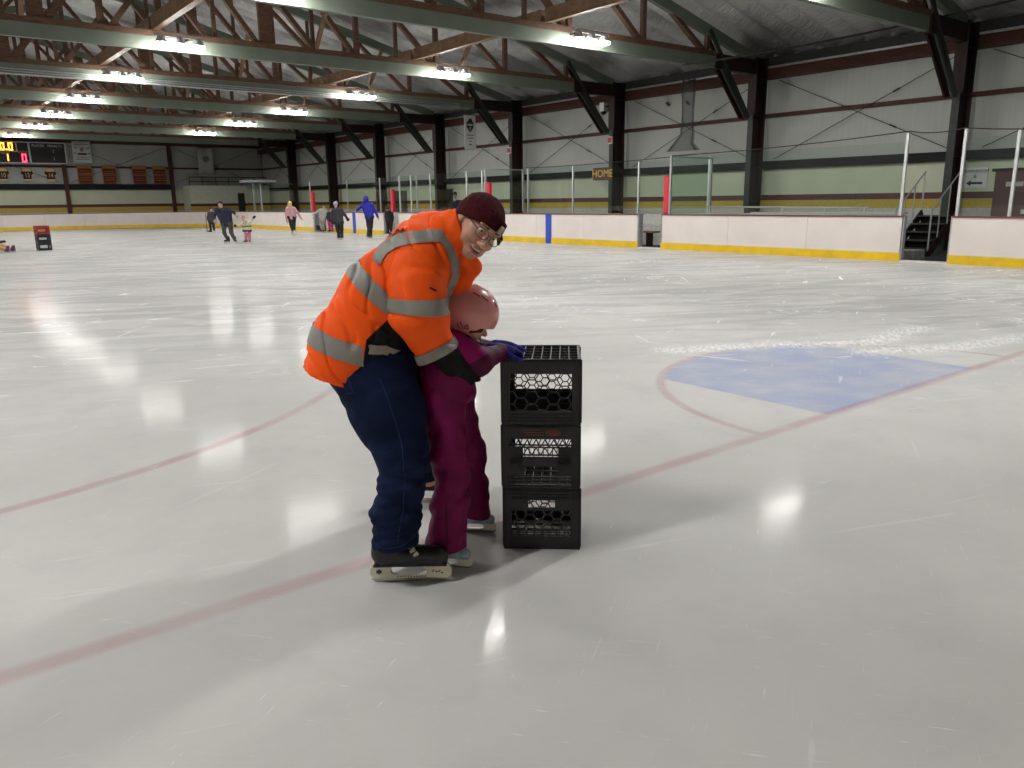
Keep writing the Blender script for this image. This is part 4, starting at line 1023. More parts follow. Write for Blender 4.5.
Sdf(.004).chain([L(462, 258, 3.0), L(472, 266, 3.03), L(478, 268, 3.06)], [.034, .03, .014], .02).chain([L(472, 268, 3.03), L(462, 280, 3.04), L(449, 303, 3.06)], [.03, .034, .035], .03).build('collar_flap', M_ORANGE, MAN, OM)
rim = MB(); pp = [L(x, y, 2.945+.0012*abs(y-235)) for x, y in ((453, 204), (459, 222), (464, 238), (469, 252), (475, 265))]
def px_planes(pairs, d):
    out = []
    for p, q, keep in pairs:
        a, b, c_ = L(*p, d)-OM, L(*q, d)-OM, L(*keep, d)-OM; t = b-a; n = V3(t[2], 0, -t[0]); n = -n if (c_-a)@n > 0 else n
        out.append((tuple(n), tuple(a)))
    return out
band(jacket, 'reflective_band', px_planes([((316, 322), (372, 339), (345, 340)), ((313.5, 340.5), (372, 358), (340, 330)), ((372, 300), (371, 370), (340, 330))], 3.0), M_REFLECT, jacket)
M_REFLECT_D = mat('dull_tape', (.24, .215, .19), .6)
dvw = (0, 1, 0)
lj = lambda *a: L(*a)-OM
band(jacket, 'reflective_band', px_planes([((358, 256), (420, 311), (370, 290)), ((347.5, 269), (420, 331), (385, 280)), ((300, 200), (301, 400), (380, 290))], 3.0), M_REFLECT, jacket)
ribbon(jacket, 'shoulder_band', [lj(x, y, 2.9) for x, y in ((376, 262), (383, 250), (395, 242), (411, 238), (427, 236.5), (442, 236.5))], .042, dvw, M_REFLECT, jacket, .005)
ribbon(jacket, 'front_band', [lj(x, y, 2.9) for x, y in ((441, 238), (449, 250), (454, 264), (454, 276), (449, 290), (443, 303))], .026, dvw, M_REFLECT, jacket, .005)
ribbon(jacket, 'front_tape', [lj(x, y, 2.9) for x, y in ((371, 346), (386, 347.5), (399, 356), (411, 368))], .034, dvw, M_REFLECT_D, jacket, .006)
mb = MB(); 
for x, y, dx, dy in ((384, 237, 1.2, 2.2), (387, 236, 2.2, -1.5), (390, 235.2, 1.0, 2.0), (393, 234, 2, -1.6), (396.5, 232.5, 1.4, 1.6)):
    pass
for i, (x, y) in enumerate(((384, 238), (388.5, 236.2), (392.5, 233.6), (397, 231.8))):
    ribbon(jacket, 'print_mark', [lj(x-2.0, y+1.6, 2.8), lj(x+.2, y-1.6*(-1)**i, 2.8), lj(x+2.0, y-.6, 2.8)], .006, dvw, M_INK, jacket, .006, 2)
# sleeves
def sleeve(pts, rs, seed, cutp, name='sleeve'):
    s_ = Sdf(.005).chain(pts, rs, .05); w1_, w2_ = wrinkle(.005, 15, seed, (1, 1, 1.3)), wrinkle(1., 20, seed+50, (.7, .7, 1.6)); s_.disp = lambda x, y, z: w1_(x, y, z)+.009*np.maximum(0, 1-np.abs(w2_(x, y, z))*3.2)
    if cutp: cutpx(s_, *cutp)
    return s_.build(name, M_ORANGE, MAN, OM)
sl = sleeve([L(417, 254, 2.96), L(417, 285, 2.90), L(418.5, 313, 2.865), L(437, 353, 2.92), L(445, 366, 2.95)], [.105, .102, .101, .076, .074], 21, ((421.5, 363.5), (455, 346.5), (420, 300), 2.92))
band(sl, 'reflective_band', px_planes([((385, 296), (450, 297.5), (420, 310)), ((385, 309), (450, 313), (420, 300))], 2.88), M_REFLECT, sl)
band(sl, 'cuff_band', px_planes([((417, 354), (450, 338), (450, 360)), ((300, 200), (301, 400), (430, 350))], 2.92), M_REFLECT, sl)
mm = [L(428, 289, 2.75), L(431, 291, 2.75), L(434.5, 293, 2.75)]
ribbon(sl, 'print_mark', [p-OM for p in mm], .007, dvw, M_INK, sl, .004, 2)
sl2 = sleeve([SF, L(436, 285, 3.38), EF, L(454, 343, 3.345)], [.105, .105, .10, .075], 22, None)
# jeans
jn = Sdf(.0055)
jn.chain(NL[:4]+[L(397, 512, 2.85), L(395, 545, 2.845), L(394, 560, 2.845)], [.168, .140, .101, .085, .089, .087, .088], .03)
jn.chain(FL[:4]+[L(432, 492, 3.68)], [.155, .130, .100, .090, .080], .04)
jn.cone(L(360, 352, 3.0), L(366, 345, 3.24), .15, .15, .05)
jn.ell(L(394, 511, 2.85), (.093, .093, .022), None, .015).ell(L(403, 462, 2.87), (.104, .10, .03), None, .02).ell(L(402, 478, 2.86), (.092, .092, .012), None, .012)
w1, w2 = wrinkle(.004, 22, 31, (1, 1, 2.2)), wrinkle(.0045, 30, 32, (.6, .6, 2.6))
zk = L(400, 455, 2.88)[2]
jn.disp = lambda x, y, z: w1(x, y, z)+w2(x, y, z)*np.clip((zk+.1-z)/.3, 0, 1)
nz = L(396, 549, 2.845)[2]
jn.cut((.10, 0, -1), L(396, 543, 2.845))
jeans = jn.build('jeans', M_DENIM, MAN, OM)
ribbon(jeans, 'seam', [lj(x, y, 2.77) for x, y in ((377, 382), (386, 400), (395, 425), (402, 450), (405, 480), (403, 510), (398, 540))], .004, dvw, M_SEAM, jeans, .0015)
ribbon(jeans, 'pocket_seam', [lj(x, y, 2.77) for x, y in ((340, 376), (347, 388), (350, 396), (343, 399))], .004, dvw, M_SEAM, jeans, .0015)
ribbon(jeans, 'hem_stitch', [lj(x, y, 2.77) for x, y in ((375, 545), (385, 546.5), (400, 545), (413, 540))], .004, dvw, M_SEAM, jeans, .0015)
Sdf(.005).chain([L(444, 352, 2.93), L(453, 364, 2.95)], [.055, .050], .02).build('glove_gauntlet', M_GLOVE, MAN, OM)
hand(L(452, 361, 2.955), (.60, .30, -.72), (-.1, .95, .2), 1, 1.05, 'glove', M_GLOVE, MAN, OM, (.35, .5, .4), .05)
hand(L(458, 352, 3.34), (.5, -.45, -.65), (-.3, -.9, .1), -1, 1.05, 'glove', M_GLOVE, MAN, OM, (.6, .7, .5), .05)
nb = skate(MAN, -.566, 2.847, math.radians(1), 1.0, M_BOOT, M_HOLDER, OM)
for pts in (((410, 554), (412.5, 551.5), (414, 553.5)), ((413.5, 557), (416, 554.5), (417.5, 556.5))): ribbon(nb, 'boot_emblem', [L(x, y, 2.8)-OM for x, y in pts], .010, dvw, M_LACE, nb, .002, 2)
ribbon(nb, 'boot_seam', [L(x, y, 2.8)-OM for x, y in ((380, 566), (400, 565), (425, 560), (447, 563))], .004, dvw, M_SEAM, nb, .001)
skate(MAN, -.60, 3.69, math.radians(-4), 1.0, M_BOOT, M_HOLDER, OM, mark=False)

# ================================================================== the child in the pink helmet
OC = V3(-.2, 3.12, 0)
KID = empty('person', world(OC[0], OC[1]), -YAW, label='small child in pink helmet and magenta snow suit leaning on the stacked crates', cat='person')
KC = L(470, 311, 3.08)
Fk = V3(.88, -.12, -.46); Fk /= np.linalg.norm(Fk); Uk = V3(.46, 0, .88); Uk -= Fk*(Uk@Fk); Uk /= np.linalg.norm(Uk); Ek = np.cross(Uk, Fk)
MK = [Fk, Ek, Uk]
kp = lambda f, e, u: KC+Fk*f+Ek*e+Uk*u
kb = Sdf(.0042)
kb.ell(kp(-.005, 0, -.005), (.085, .072, .085), MK, .02).ell(kp(.03, 0, -.06), (.055, .052, .05), MK, .02)
kb.cone(kp(.078, 0, -.035), kp(.094, 0, -.055), .008, .011, .008).ell(kp(.072, 0, -.098), (.022, .022, .018), MK, .02)
for e in (-1, 1): kb.ell(kp(.078, .028*e, -.03), (.012, .015, .010), MK, .006, 'sub').ell(kp(.055, .032*e, -.062), (.022, .022, .02), MK, .01)
kb.ell(kp(.082, 0, -.083), (.012, .018, .006), MK, .004, 'sub')
kb.cone(kp(-.02, 0, -.06), L(452, 345, 3.11), .042, .05, .02)
kb.chain([L(450, 350, 3.11), L(446, 375, 3.11), L(442, 398, 3.11)], [.075, .085, .08], .03)
KA = [L(452, 346, 3.00), L(479, 361, 3.02), L(499, 352, 3.14)]
KB = [L(458, 344, 3.22), L(486, 354, 3.33), L(506, 349, 3.33)]
kb.chain(KA, [.04, .032, .024], .02).chain(KB, [.04, .032, .024], .02)
KL = [L(442, 398, 3.03), L(449, 453, 2.99), L(447, 535, 2.97)]; KF = [L(450, 400, 3.20), L(471, 455, 3.27), L(474, 505, 3.31)]
kb.chain(KL, [.06, .045, .035], .02).chain(KF, [.06, .045, .035], .02)
kb.build('body', M_SKIN, KID, OC)
for e in (-1, 1):
    eye = Sdf(.0016).ell(kp(.070, .028*e, -.03), (.0095, .0105, .0095), MK).build('eye', M_EYEWHITE, KID, OC); Sdf(.0013).ell(kp(.0775, .028*e, -.031), (.003, .005, .005), MK).build('iris', M_IRIS, eye, OC)
hl = Sdf(.0042).ell(KC, (.119, .099, .108), MK, .01)
hl.ell(kp(-.05, 0, -.03), (.075, .088, .085), MK, .03)
cutpx(hl, (440, 329), (500, 337.5), (470, 300), 3.08)
hl.ell(L(485, 339, 3.08), (.050, .2, .050), None, .01, 'sub')
hl.ell(KC-Uk*.012, (.102, .083, .092), MK, .006, 'sub')
helmet = hl.build('helmet', M_PINK, KID, OC)
M_LINE = mat('helmet_line', (.10, .03, .035), .4)
for pts in (((457, 322), (459.5, 328)), ((460.5, 321), (463, 329)), ((464.5, 327), (468, 324), (468.5, 328.5), (464.5, 328)), ((473, 293), (480, 297)), ((481, 296), (488, 302)), ((494, 304), (496.5, 309))):
    ribbon(helmet, 'decal_line', [L(*p, 3.0)-OC for p in pts], .0045, dvw, M_LINE, helmet, .0015, 4)
MB().tube([tuple(p-OC) for p in (L(466, 336, 3.0), L(474, 342, 3.03), L(482, 344, 3.08), L(480, 338, 3.14))], .006, 6).build('chin_strap', M_GLOVE, helmet, smooth=True)
Sdf(.003).chain([kp(.085, -.05, -.005), kp(.075, -.062, -.04), kp(.045, -.07, -.06)], [.008, .009, .007], .006).build('hair', mat('child_hair', (.02, .012, .01), .9), KID, OC)
# snow suit
kj = Sdf(.005)
for d in (3.05, 3.17): kj.chain([L(452, 350, d), L(446, 374, d), L(443, 396, d)], [.088, .100, .102], .04)
kj.cone(L(455, 372, 3.1), L(462, 392, 3.1), .07, .06, .03).ell(L(466, 394, 3.08), (.03, .08, .028), None, .012)
kj.chain([L(447, 325, 3.11), L(455, 345, 3.11)], [.075, .085], .04)
kj.disp = wrinkle(.004, 24, 41, (1, 1, 1.4)); cutpx(kj, (410, 404), (476, 399), (445, 370), 3.1)
kjo = kj.build('snow_jacket', M_MAGENTA, KID, OC)
band(kjo, 'hood_yoke', [((-.08, 0, -1.), tuple(L(450, 352, 3.05)-OC))], M_PLUM, kjo, .003)
for nm, A, rs, sd in (('sleeve', KA, [.062, .052, .037], 51), ('sleeve', KB, [.062, .052, .037], 52)):
    s_ = Sdf(.0045).chain(A, rs, .03); s_.disp = wrinkle(.004, 30, sd); so = s_.build(nm, M_PLUM, KID, OC)
    if sd == 51:
        t_ = A[1]-A[0]; t2 = A[2]-A[1]; t2 = t2/np.linalg.norm(t2)
        n_up = V3(-.36, 0, -.93)
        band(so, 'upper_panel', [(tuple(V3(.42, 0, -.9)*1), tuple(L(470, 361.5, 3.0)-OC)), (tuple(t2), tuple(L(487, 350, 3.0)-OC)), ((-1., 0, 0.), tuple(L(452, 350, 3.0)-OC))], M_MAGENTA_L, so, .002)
kt = Sdf(.005)
kt.chain([L(441, 392, 3.04), L(448, 453, 2.99), L(452.5, 477, 2.98), L(450, 504, 2.975), L(446, 548, 2.97)], [.098, .073, .062, .070, .086], .04)
kt.chain([L(449, 394, 3.19), L(468, 452, 3.26), L(473, 488, 3.29), L(475, 513, 3.31)], [.095, .072, .066, .070], .04)
kt.disp = wrinkle(.005, 26, 61, (1, 1, 2.0))
c1 = L(446, 546, 2.97)
pants = kt.build('snow_trousers', M_MAGENTA, KID, OC)
bm = bmesh.new(); bm.from_mesh(pants.data)              # open cuffs, lower at the front of the near leg
for co, no, lim in ((L(446, 546, 2.97)-OC, (.05, 0, -1), 3.12), (L(475, 514, 3.31)-OC, (-.25, 0, -1), None)):
    sel = [f for f in bm.faces if ((f.calc_center_median().y+OC[1]) < 3.12) == (lim is not None)]
    geo = list({v for f in sel for v in f.verts})+list({e for f in sel for e in f.edges})+sel
    r = bmesh.ops.bisect_plane(bm, geom=geo, plane_co=co, plane_no=no, clear_outer=True)
bm.to_mesh(pants.data); bm.free()
sdm = pants.modifiers.new('thick', 'SOLIDIFY'); sdm.thickness = .006
ribbon(pants, 'cuff_gusset', [L(x, y, 2.9)-OC for x, y in ((446, 505), (446.5, 525), (447, 542))], .010, dvw, M_PLUM, pants, .001)
ribbon(pants, 'side_seam', [L(x, y, 2.92)-OC for x, y in ((466, 420), (467, 455), (466.5, 500))], .004, dvw, M_PLUM, pants, .001)
hand(L(500, 350.5, 3.15), (.93, .30, -.02), (.0, .12, -1), -1, .74, 'glove', M_BLUEGLOVE, KID, OC, (.55, .95, .8), .05, .0022)
hand(L(504, 347.5, 3.33), (.95, .05, -.02), (.05, .0, -1), 1, .74, 'glove', M_BLUEGLOVE, KID, OC, (.55, .95, .8), .05, .0022)
skate(KID, -.36, 2.99, math.radians(-12), .60, M_CHILDBOOT, M_WHITEPL, OC, mark=False)
skate(KID, -.268, 3.33, math.radians(-6), .60, M_CHILDBOOT, M_WHITEPL, OC, mark=False)

# ================================================================== stacked milk crates
M_CRATE = mat('black_crate', (.013, .0135, .016), .42, spec=.4, noise=.25, nscale=25, bump=.08, bscale=60)
M_LOGO = mat('rust_print', (.16, .035, .015), .6, noise=.3, nscale=40)
CW, CH_ = .33, .279
def hex_segments(w, h, a):
    """edges of a honeycomb with side a, clipped to w x h (origin at the lower left)"""
    seg = set(); dx, dy = 1.5*a, math.sqrt(3)*a
    for i in range(-1, int(w/dx)+3):
        for j in range(-1, int(h/dy)+3):
            cx, cy = i*dx, j*dy+(dy/2 if i % 2 else 0)
            P = [(cx+a*math.cos(k*PI/3), cy+a*math.sin(k*PI/3)) for k in range(6)]
            for k in range(6):
                p, q = P[k], P[(k+1) % 6]; key = tuple(sorted(((round(p[0], 4), round(p[1], 4)), (round(q[0], 4), round(q[1], 4))))); seg.add(key)
    out = []
    for p, q in seg:
        t0, t1 = 0., 1.; d = (q[0]-p[0], q[1]-p[1]); ok = True
        for ax, lim in ((0, w), (1, h)):
            if abs(d[ax]) < 1e-9:
                if not 0 <= p[ax] <= lim: ok = False
            else:
                u, v = (0-p[ax])/d[ax], (lim-p[ax])/d[ax]; t0, t1 = max(t0, min(u, v)), min(t1, max(u, v))
        if ok and t1-t0 > .05: out.append(((p[0]+d[0]*t0, p[1]+d[1]*t0), (p[0]+d[0]*t1, p[1]+d[1]*t1)))
    return out
def crate_side(pattern, back=False):
    """one lattice wall lying in x (0..CW) and z (0..CH_), 6 mm thick; pattern picks its openings"""
    m = MB(); T = .006
    def bar(p, q, w_=.0042): m.bar((p[0], T/2, p[1]), (q[0], T/2, q[1]), T, w_, (0, 0, 1) if abs(q[0]-p[0]) > 1e-4 else (1, 0, 0))
    post = .036; x0, x1 = post, CW-post
    m.box((0, 0, 0), (post, T, CH_)); m.box((x1, 0, 0), (CW, T, CH_))
    for x in (post*.5, CW-post*.5): m.box((x-.003, -.004, .006), (x+.003, 0, CH_-.006))
    if pattern == 'top':                                     # turned over: solid band at the top, honeycomb, slotted bottom
        m.box((x0, 0, CH_-.062), (x1, T, CH_))
        for z in (.012, .026, .040, .056): bar((0, z), (CW, z), .0055)
        for x in np.linspace(x0, x1, 8): bar((x, .0), (x, .056), .004)
        m.box((x0, T, 0), (x1, T+.003, .056))
        if back:
            m.box((x0, 0, .0), (x1, T, .056))
            m.box((x0, 0, .056), (x1, T, .076)); m.box((x0, 0, .152), (x1, T, .217)); hz, hh, ha = .076, .077, .020
        else: hz, hh, ha = .062, .154, .030
        for p, q in hex_segments(x1-x0, hh, ha): bar((x0+p[0], hz+p[1]), (x0+q[0], hz+q[1]))
    elif pattern == 'middle' and back:
        m.box((x0, 0, .150), (x1, T, CH_)); m.box((x0, 0, .0), (x1, T, .03)); bar((x0, .088), (x1, .088), .007)
        n = 12
        for k in range(n):
            xa, xb = x0+(x1-x0)*k/n, x0+(x1-x0)*(k+1)/n
            bar((xa, .088 if k % 2 else .148), (xb, .148 if k % 2 else .088), .0045); bar((xa, .03), (xa, .088), .004)
    elif pattern == 'middle':
        m.box((x0, 0, CH_-.062), (x1, T, CH_)); m.box((x0, 0, .0), (x1, T, .008))
        for z in (.02, .034, .048): bar((0, z), (CW, z), .007)
        n = 14
        for r_, (za, zb) in enumerate(((CH_-.098, CH_-.064), (CH_-.132, CH_-.1))):
            bar((x0, za), (x1, za), .006)
            for k in range(n):
                xa, xb = x0+(x1-x0)*k/n, x0+(x1-x0)*(k+1)/n
                bar((xa, za if k % 2 else zb), (xb, zb if k % 2 else za), .0045)
        m.box((x0, 0, .105), (x0+.055, T, CH_-.1)); m.box((x1-.055, 0, .105), (x1, T, CH_-.1)); m.box((x0, 0, .096), (x1, T, CH_-.140))
        m.box((x0, 0, .056), (x0+.06, T, .1)); m.box((x1-.06, 0, .056), (x1, T, .1))
        for k in range(1, 6): bar((x0+.06+.026*k, .056), (x0+.06+.026*k, .097), .0045)
        bar((x0+.06, .08), (x1-.06, .074), .0045)
    else:
        m.box((x0, 0, 0), (x1, T, .060))
        if back:
            for p, q in hex_segments(x1-x0, .116, .030): bar((x0+p[0], .062+p[1]), (x0+q[0], .062+q[1]), .0045)
            m.box((x0, 0, .178), (x1, T, CH_)); return m
        m.box((x0, T, .222), (x1, T+.003, CH_))
        for z in (.066, .076, .086): bar((x0, z), (x1, z), .004)
        for x in np.linspace(x0, x1, 9): bar((x, .06), (x, .09), .006)
        for p, q in hex_segments(x1-x0, .085, .026): bar((x0+p[0], .092+p[1]), (x0+q[0], .092+q[1]), .0055)
        m.box((x0, 0, .190), (x0+.072, T, .226)); m.box((x1-.072, 0, .190), (x1, T, .226)); m.box((x0, 0, .177), (x1, T, .190))
        for p, q in hex_segments(.114, .036, .024): bar((x0+.072+p[0], .190+p[1]), (x0+.072+q[0], .190+q[1]), .0045)
        m.box((x0, 0, .226), (x1, T, .232))
        for z in (.232, .246, .260, .273): bar((0, z), (CW, z), .009)
    return m
def crate(loc, rz, pattern, label, base_up=False, mt=None, group='black milk crates stacked on the ice'):
    mt = mt or M_CRATE
    t = empty('milk_crate', loc, rz, label=label, cat='crate', group=group)
    me, meb = crate_side(pattern).mesh('side_wall', mt), crate_side(pattern, True).mesh('side_wall', mt)
    for k in range(4):
        o = link(bpy.data.objects.new('side_wall', meb if k else me), t); a = k*PI/2
        o.rotation_euler = (0, 0, a); px, py = (-CW/2, -CW/2); o.location = (px*math.cos(a)-py*math.sin(a), px*math.sin(a)+py*math.cos(a), 0)
    z = CH_-.008 if base_up else .0066; m = MB(); n = 8
    for k in range(n+1):
        q = -CW/2+.012+(CW-.024)*k/n
        m.box((q-.002, -CW/2+.012, z-.006), (q+.002, CW/2-.012, z+.004))
    for k in range(6):
        q = -CW/2+.012+(CW-.024)*k/5; m.box((-CW/2+.012, q-.002, z-.006), (CW/2-.012, q+.002, z+.004))
    m.build('base_grid', mt, t)
    if base_up or True:
        r_ = MB(); w_ = .012
        for a_, b_, c_, d_ in ((-CW/2, -CW/2, CW/2, -CW/2+w_), (-CW/2, CW/2-w_, CW/2, CW/2), (-CW/2, -CW/2, -CW/2+w_, CW/2), (CW/2-w_, -CW/2, CW/2, CW/2)): r_.box((a_, b_, CH_-.012), (c_, d_, CH_))
        r_.build('rim', mt, t)
    return t
cc = (.131, 3.29)
for i, (pat, lab, dx, dr) in enumerate((('bottom', 'bottom black milk crate of the stack, standing on the ice', 0, .004), ('middle', 'middle black milk crate of the stack with rust-coloured print', -.002, -.006), ('top', 'top black milk crate of the stack, upside down under the blue gloves', .0, .0))):
    t = crate(tuple(world(cc[0]+dx, cc[1], .0+i*(CH_+.001))), -YAW-math.radians(4)+dr, pat, lab, pat == 'top')
    if pat == 'middle':
        m = MB(); yy = -CW/2-.0015
        o = [(.052+.032*math.cos(q), CH_-.034+.0135*math.sin(q)) for q in np.linspace(0, 2*PI, 20)[:-1]]
        m.extrude(o, 1, yy, yy+.002)
        for k, hw in enumerate((.044, .048, .044)): m.box((-.080+.008*k, yy, CH_-.024-.010*k), (-.080+.008*k+hw*2*.9, yy+.002, CH_-.0215-.010*k))
        m.build('printed_logo', M_LOGO, t)
M_REDC = mat('red_crate', (.30, .012, .016), .45)
fx_, fy_ = (ground(34, 250.5)+ground(48.5, 250.5))[:2]/2
for i, (lab, mt) in enumerate((('far bottom black crate of the stack with a red crate on top', M_CRATE), ('far middle black crate under the red crate', M_CRATE), ('red milk crate on top of the far stack near the left edge', M_REDC))):
    t = crate((fx_+.12, fy_+.12, i*(CH_+.001)), -YAW+.75, 'bottom' if i == 0 else 'top', lab, i == 2, mt, 'far stack of crates')
    t.scale = (1.22, 1.22, 1.0)

# ================================================================== skaters in the distance
M_NAVY, M_OLIVE, M_DKGREY, M_LTGREY, M_PALEPINK, M_BLKCLOTH, M_ROYAL, M_HOTPINK, M_CREAMJ = (mat('navy_fleece', (.010, .012, .035), .8), mat('olive_trousers', (.045, .045, .035), .8), mat('charcoal_coat', (.028, .03, .034), .8), mat('light_grey_wool', (.33, .32, .30), .85),
    mat('pale_pink_fleece', (.48, .27, .31), .8), mat('black_cloth', (.009, .009, .010), .8), mat('royal_blue_fleece', (.012, .015, .28), .8), mat('hot_pink', (.36, .02, .16), .8), mat('cream_jersey', (.60, .55, .42), .8))
M_BLOND, M_BROWNH, M_TANP, M_STEELHELM = mat('blond_hair', (.55, .36, .14), .7), mat('brown_hair', (.05, .025, .015), .8), mat('tan_cloth', (.42, .24, .10), .8), mat('grey_knit', (.30, .32, .35), .8)
def skater(label, foot, head, hips, shoulders, arms, legs, top, trousers, hat, hat_kind='beanie', toward=1, hand_m=None, boot=None, dy=0., width=1., sit=False, group=None):
    """A whole figure built at its real distance; joints were sighted in the photograph. foot: sighting of the ground contact."""
    g0 = ground(*foot); dist = float(g0@GG)+dy; O = V3(g0@RR, g0@GG, 0)
    pt = lambda p, dd=0.: L(p[0], p[1], dist+dd)
    t = empty('person', world(O[0], O[1]), -YAW, label=label, cat='person', group=group)
    f = toward                                            # +1 faces the camera
    b = Sdf(.016); H = pt(head); sc = width
    b.ell(H, V3(.074, .088, .108)*sc, None, .02).ell(H+V3(0, -.045*f, -.06)*sc, V3(.05, .05, .05)*sc, None, .02).cone(H+V3(0, -.08*f, -.01)*sc, H+V3(0, -.105*f, -.035)*sc, .012*sc, .016*sc, .01)
    for e in (-1, 1): b.ell(H+V3(.076*e, 0, -.01)*sc, V3(.014, .02, .03)*sc, None, .01)
    SL, SR = pt(shoulders[0]), pt(shoulders[1]); HL, HR = pt(hips[0]), pt(hips[1]); mid = (SL+SR)/2; hm = (HL+HR)/2
    b.cone(H-V3(0, 0, .06), mid, .05*sc, .06*sc, .03).cone(mid, hm, .10*sc, .09*sc, .05)
    A = [[SL]+[pt(q[:2], q[2] if len(q) > 2 else 0) for q in arms[0]], [SR]+[pt(q[:2], q[2] if len(q) > 2 else 0) for q in arms[1]]]
    for a in A: b.chain(a, [.045*sc, .035*sc, .028*sc], .03)
    LG = [[HL]+[pt(q[:2], q[2] if len(q) > 2 else 0) for q in legs[0]], [HR]+[pt(q[:2], q[2] if len(q) > 2 else 0) for q in legs[1]]]
    for l in LG: b.chain(l, [.07*sc, .05*sc, .035*sc], .03)
    for a in A:
        d = a[2]-a[1]; d = d/(np.linalg.norm(d)+1e-6); hnd = a[2]+d*.06*sc; b.ell(hnd, V3(.04, .03, .045)*sc, None, .01)
        for k in (-1, 0, 1): b.cone(hnd, hnd+d*.075*sc+V3(.018*k, 0, 0)*sc, .013*sc, .009*sc, .006)
        b.cone(hnd, hnd+d*.03*sc+V3(.045, -.02, 0)*sc, .013*sc, .01*sc, .006)
    bo = b.build('body', M_SKIN, t, O)
    for e in (-1, 1): Sdf(.006).ell(H+V3(.03*e, -.088*f, .0)*sc, V3(.012, .010, .010)*sc).build('eye', M_IRIS, t, O)
    Sdf(.007).ell(H+V3(0, -.092*f, -.062)*sc, V3(.024, .010, .008)*sc).build('mouth', M_LIP, t, O)
    c = Sdf(.016); wsh = np.linalg.norm(SR-SL)
    c.cone(SL, HL, .085*sc, .105*sc, .05).cone(SR, HR, .085*sc, .105*sc, .05).cone(mid, hm, .12*sc, .13*sc, .05).cone(SL, SR, .08*sc, .08*sc, .04)
    for a in A: c.chain(a, [.075*sc, .060*sc, .048*sc], .03)
    if hat_kind == 'hood': c.ell(H+V3(0, .02*f, .01), V3(.115, .125, .14)*sc, None, .03).ell(H+V3(0, -.12*f, -.02), V3(.07, .08, .09)*sc, None, .02, 'sub')
    c.disp = wrinkle(.008*sc, 22, int(foot[0])); c.build('coat', top, t, O)
    p = Sdf(.016); p.cone(HL, HR, .115*sc, .115*sc, .04)
    for l in LG: p.chain([l[0], l[1], l[2]+(l[1]-l[2])*.12], [.105*sc, .075*sc, .058*sc], .03)
    p.disp = wrinkle(.007*sc, 24, int(foot[0])+1); p.build('trousers', trousers, t, O)
    q = Sdf(.010)
    if hat_kind in ('beanie', 'helmet'):
        q.ell(H+V3(0, .012*f, .035)*sc, V3(.094, .108, .100)*sc, None, .02).cut((0, -.25*f, -1), H+V3(0, 0, .012)*sc); ho = q.build(hat_kind, hat, t, O)
        if hat_kind == 'beanie': Sdf(.012).ell(H+V3(0, .012*f, .145)*sc, V3(.03, .03, .03)*sc).build('bobble', hat, ho, O) if sc < .75 else None
    elif hat_kind == 'hair':
        q.ell(H+V3(0, .015*f, .025)*sc, V3(.088, .098, .100)*sc, None, .02).ell(H+V3(0, -.10*f, -.02)*sc, V3(.06, .05, .08)*sc, None, .02, 'sub'); q.build('hair', hat, t, O)
    elif hat_kind == 'long_hair':
        q.ell(H+V3(0, .015*f, .025)*sc, V3(.092, .10, .10)*sc, None, .02)
        for e in (-1, 0, 1): q.cone(H+V3(.04*e, .04*f, 0)*sc, H+V3(.07*e, .075*f, -.26)*sc, .055*sc, .035*sc, .03)
        q.ell(H+V3(0, -.11*f, -.03)*sc, V3(.055, .06, .075)*sc, None, .02, 'sub'); q.build('hair', hat, t, O)
    if hand_m:
        for a in A:
            d = a[2]-a[1]; d = d/(np.linalg.norm(d)+1e-6); Sdf(.010).ell(a[2]+d*.07*sc, V3(.065, .05, .07)*sc, None, .02).cone(a[2]+d*.03*sc, a[2]-d*.05*sc, .055*sc, .05*sc, .02).cone(a[2]+d*.07*sc, a[2]+d*.08*sc+V3(.06, -.02, .03)*sc, .028*sc, .022*sc, .015).build('glove', hand_m, t, O)
    for i, l in enumerate(LG):
        ft = l[2]; s_ = .92*sc; hd = -PI/2*f+(.5 if i else -.5)
        skate(t, ft[0]-.12*s_*math.cos(hd), ft[1]-.12*s_*math.sin(hd), hd, s_, boot or M_BOOT, M_WHITEPL, (O[0], O[1], -(max(0., ft[2]-.17*s_))), False, False)
    return t, O, pt
def legs_at(*a): return a
# the two nearer pairs
t, O, pt = skater('person in navy fleece and olive trousers skating beside a toddler in the distance', (234, 243), (220.3, 204.3), ((223.5, 223.5), (230, 223.5)), ((216.5, 210.3), (229, 209.8)),
    (((214.6, 215.5), (215, 220)), ((234, 212.3), (236.5, 215.0, -.1))), (((224.3, 232.5), (227.6, 240.2)), ((231.3, 232.5), (235.2, 240.8, -.2))), M_NAVY, M_OLIVE, mat('plum_knit', (.05, .012, .03), .9), hand_m=M_LTGREY)
t, O, pt = skater('toddler in cream hockey jersey and pink leggings with arms up', (248, 243), (243.2, 218), ((245.8, 231), (249, 231)), ((243.8, 223.2), (249.5, 222.4)),
    (((239, 225.2), (236.2, 225.6)), ((252, 219.6), (253.6, 217.8))), (((246, 236.5), (246, 241.3)), ((249.6, 236.5), (249.6, 241.3))), M_CREAMJ, mat('pink_leggings', (.45, .14, .20), .8), M_TANP, 'helmet', hand_m=M_BLKCLOTH, width=.72, dy=.0, boot=M_BLKCLOTH)
for z0, z1, m_ in ((.44, .50, M_BLKCLOTH), (.55, .585, M_JG), (.63, .665, M_BLKCLOTH)):
    Sdf(.012).cone(V3(O[0]-.06, O[1], (z0+z1)/2), V3(O[0]+.07, O[1], (z0+z1)/2), .118).cut((0, 0, 1), V3(0, 0, z1)).cut((0, 0, -1), V3(0, 0, z0)).build('jersey_stripe', m_, t, O)
text('number', '17', .17, (-.01, -.13, .77), RF, UPZ, M_BLKCLOTH, t, .004)
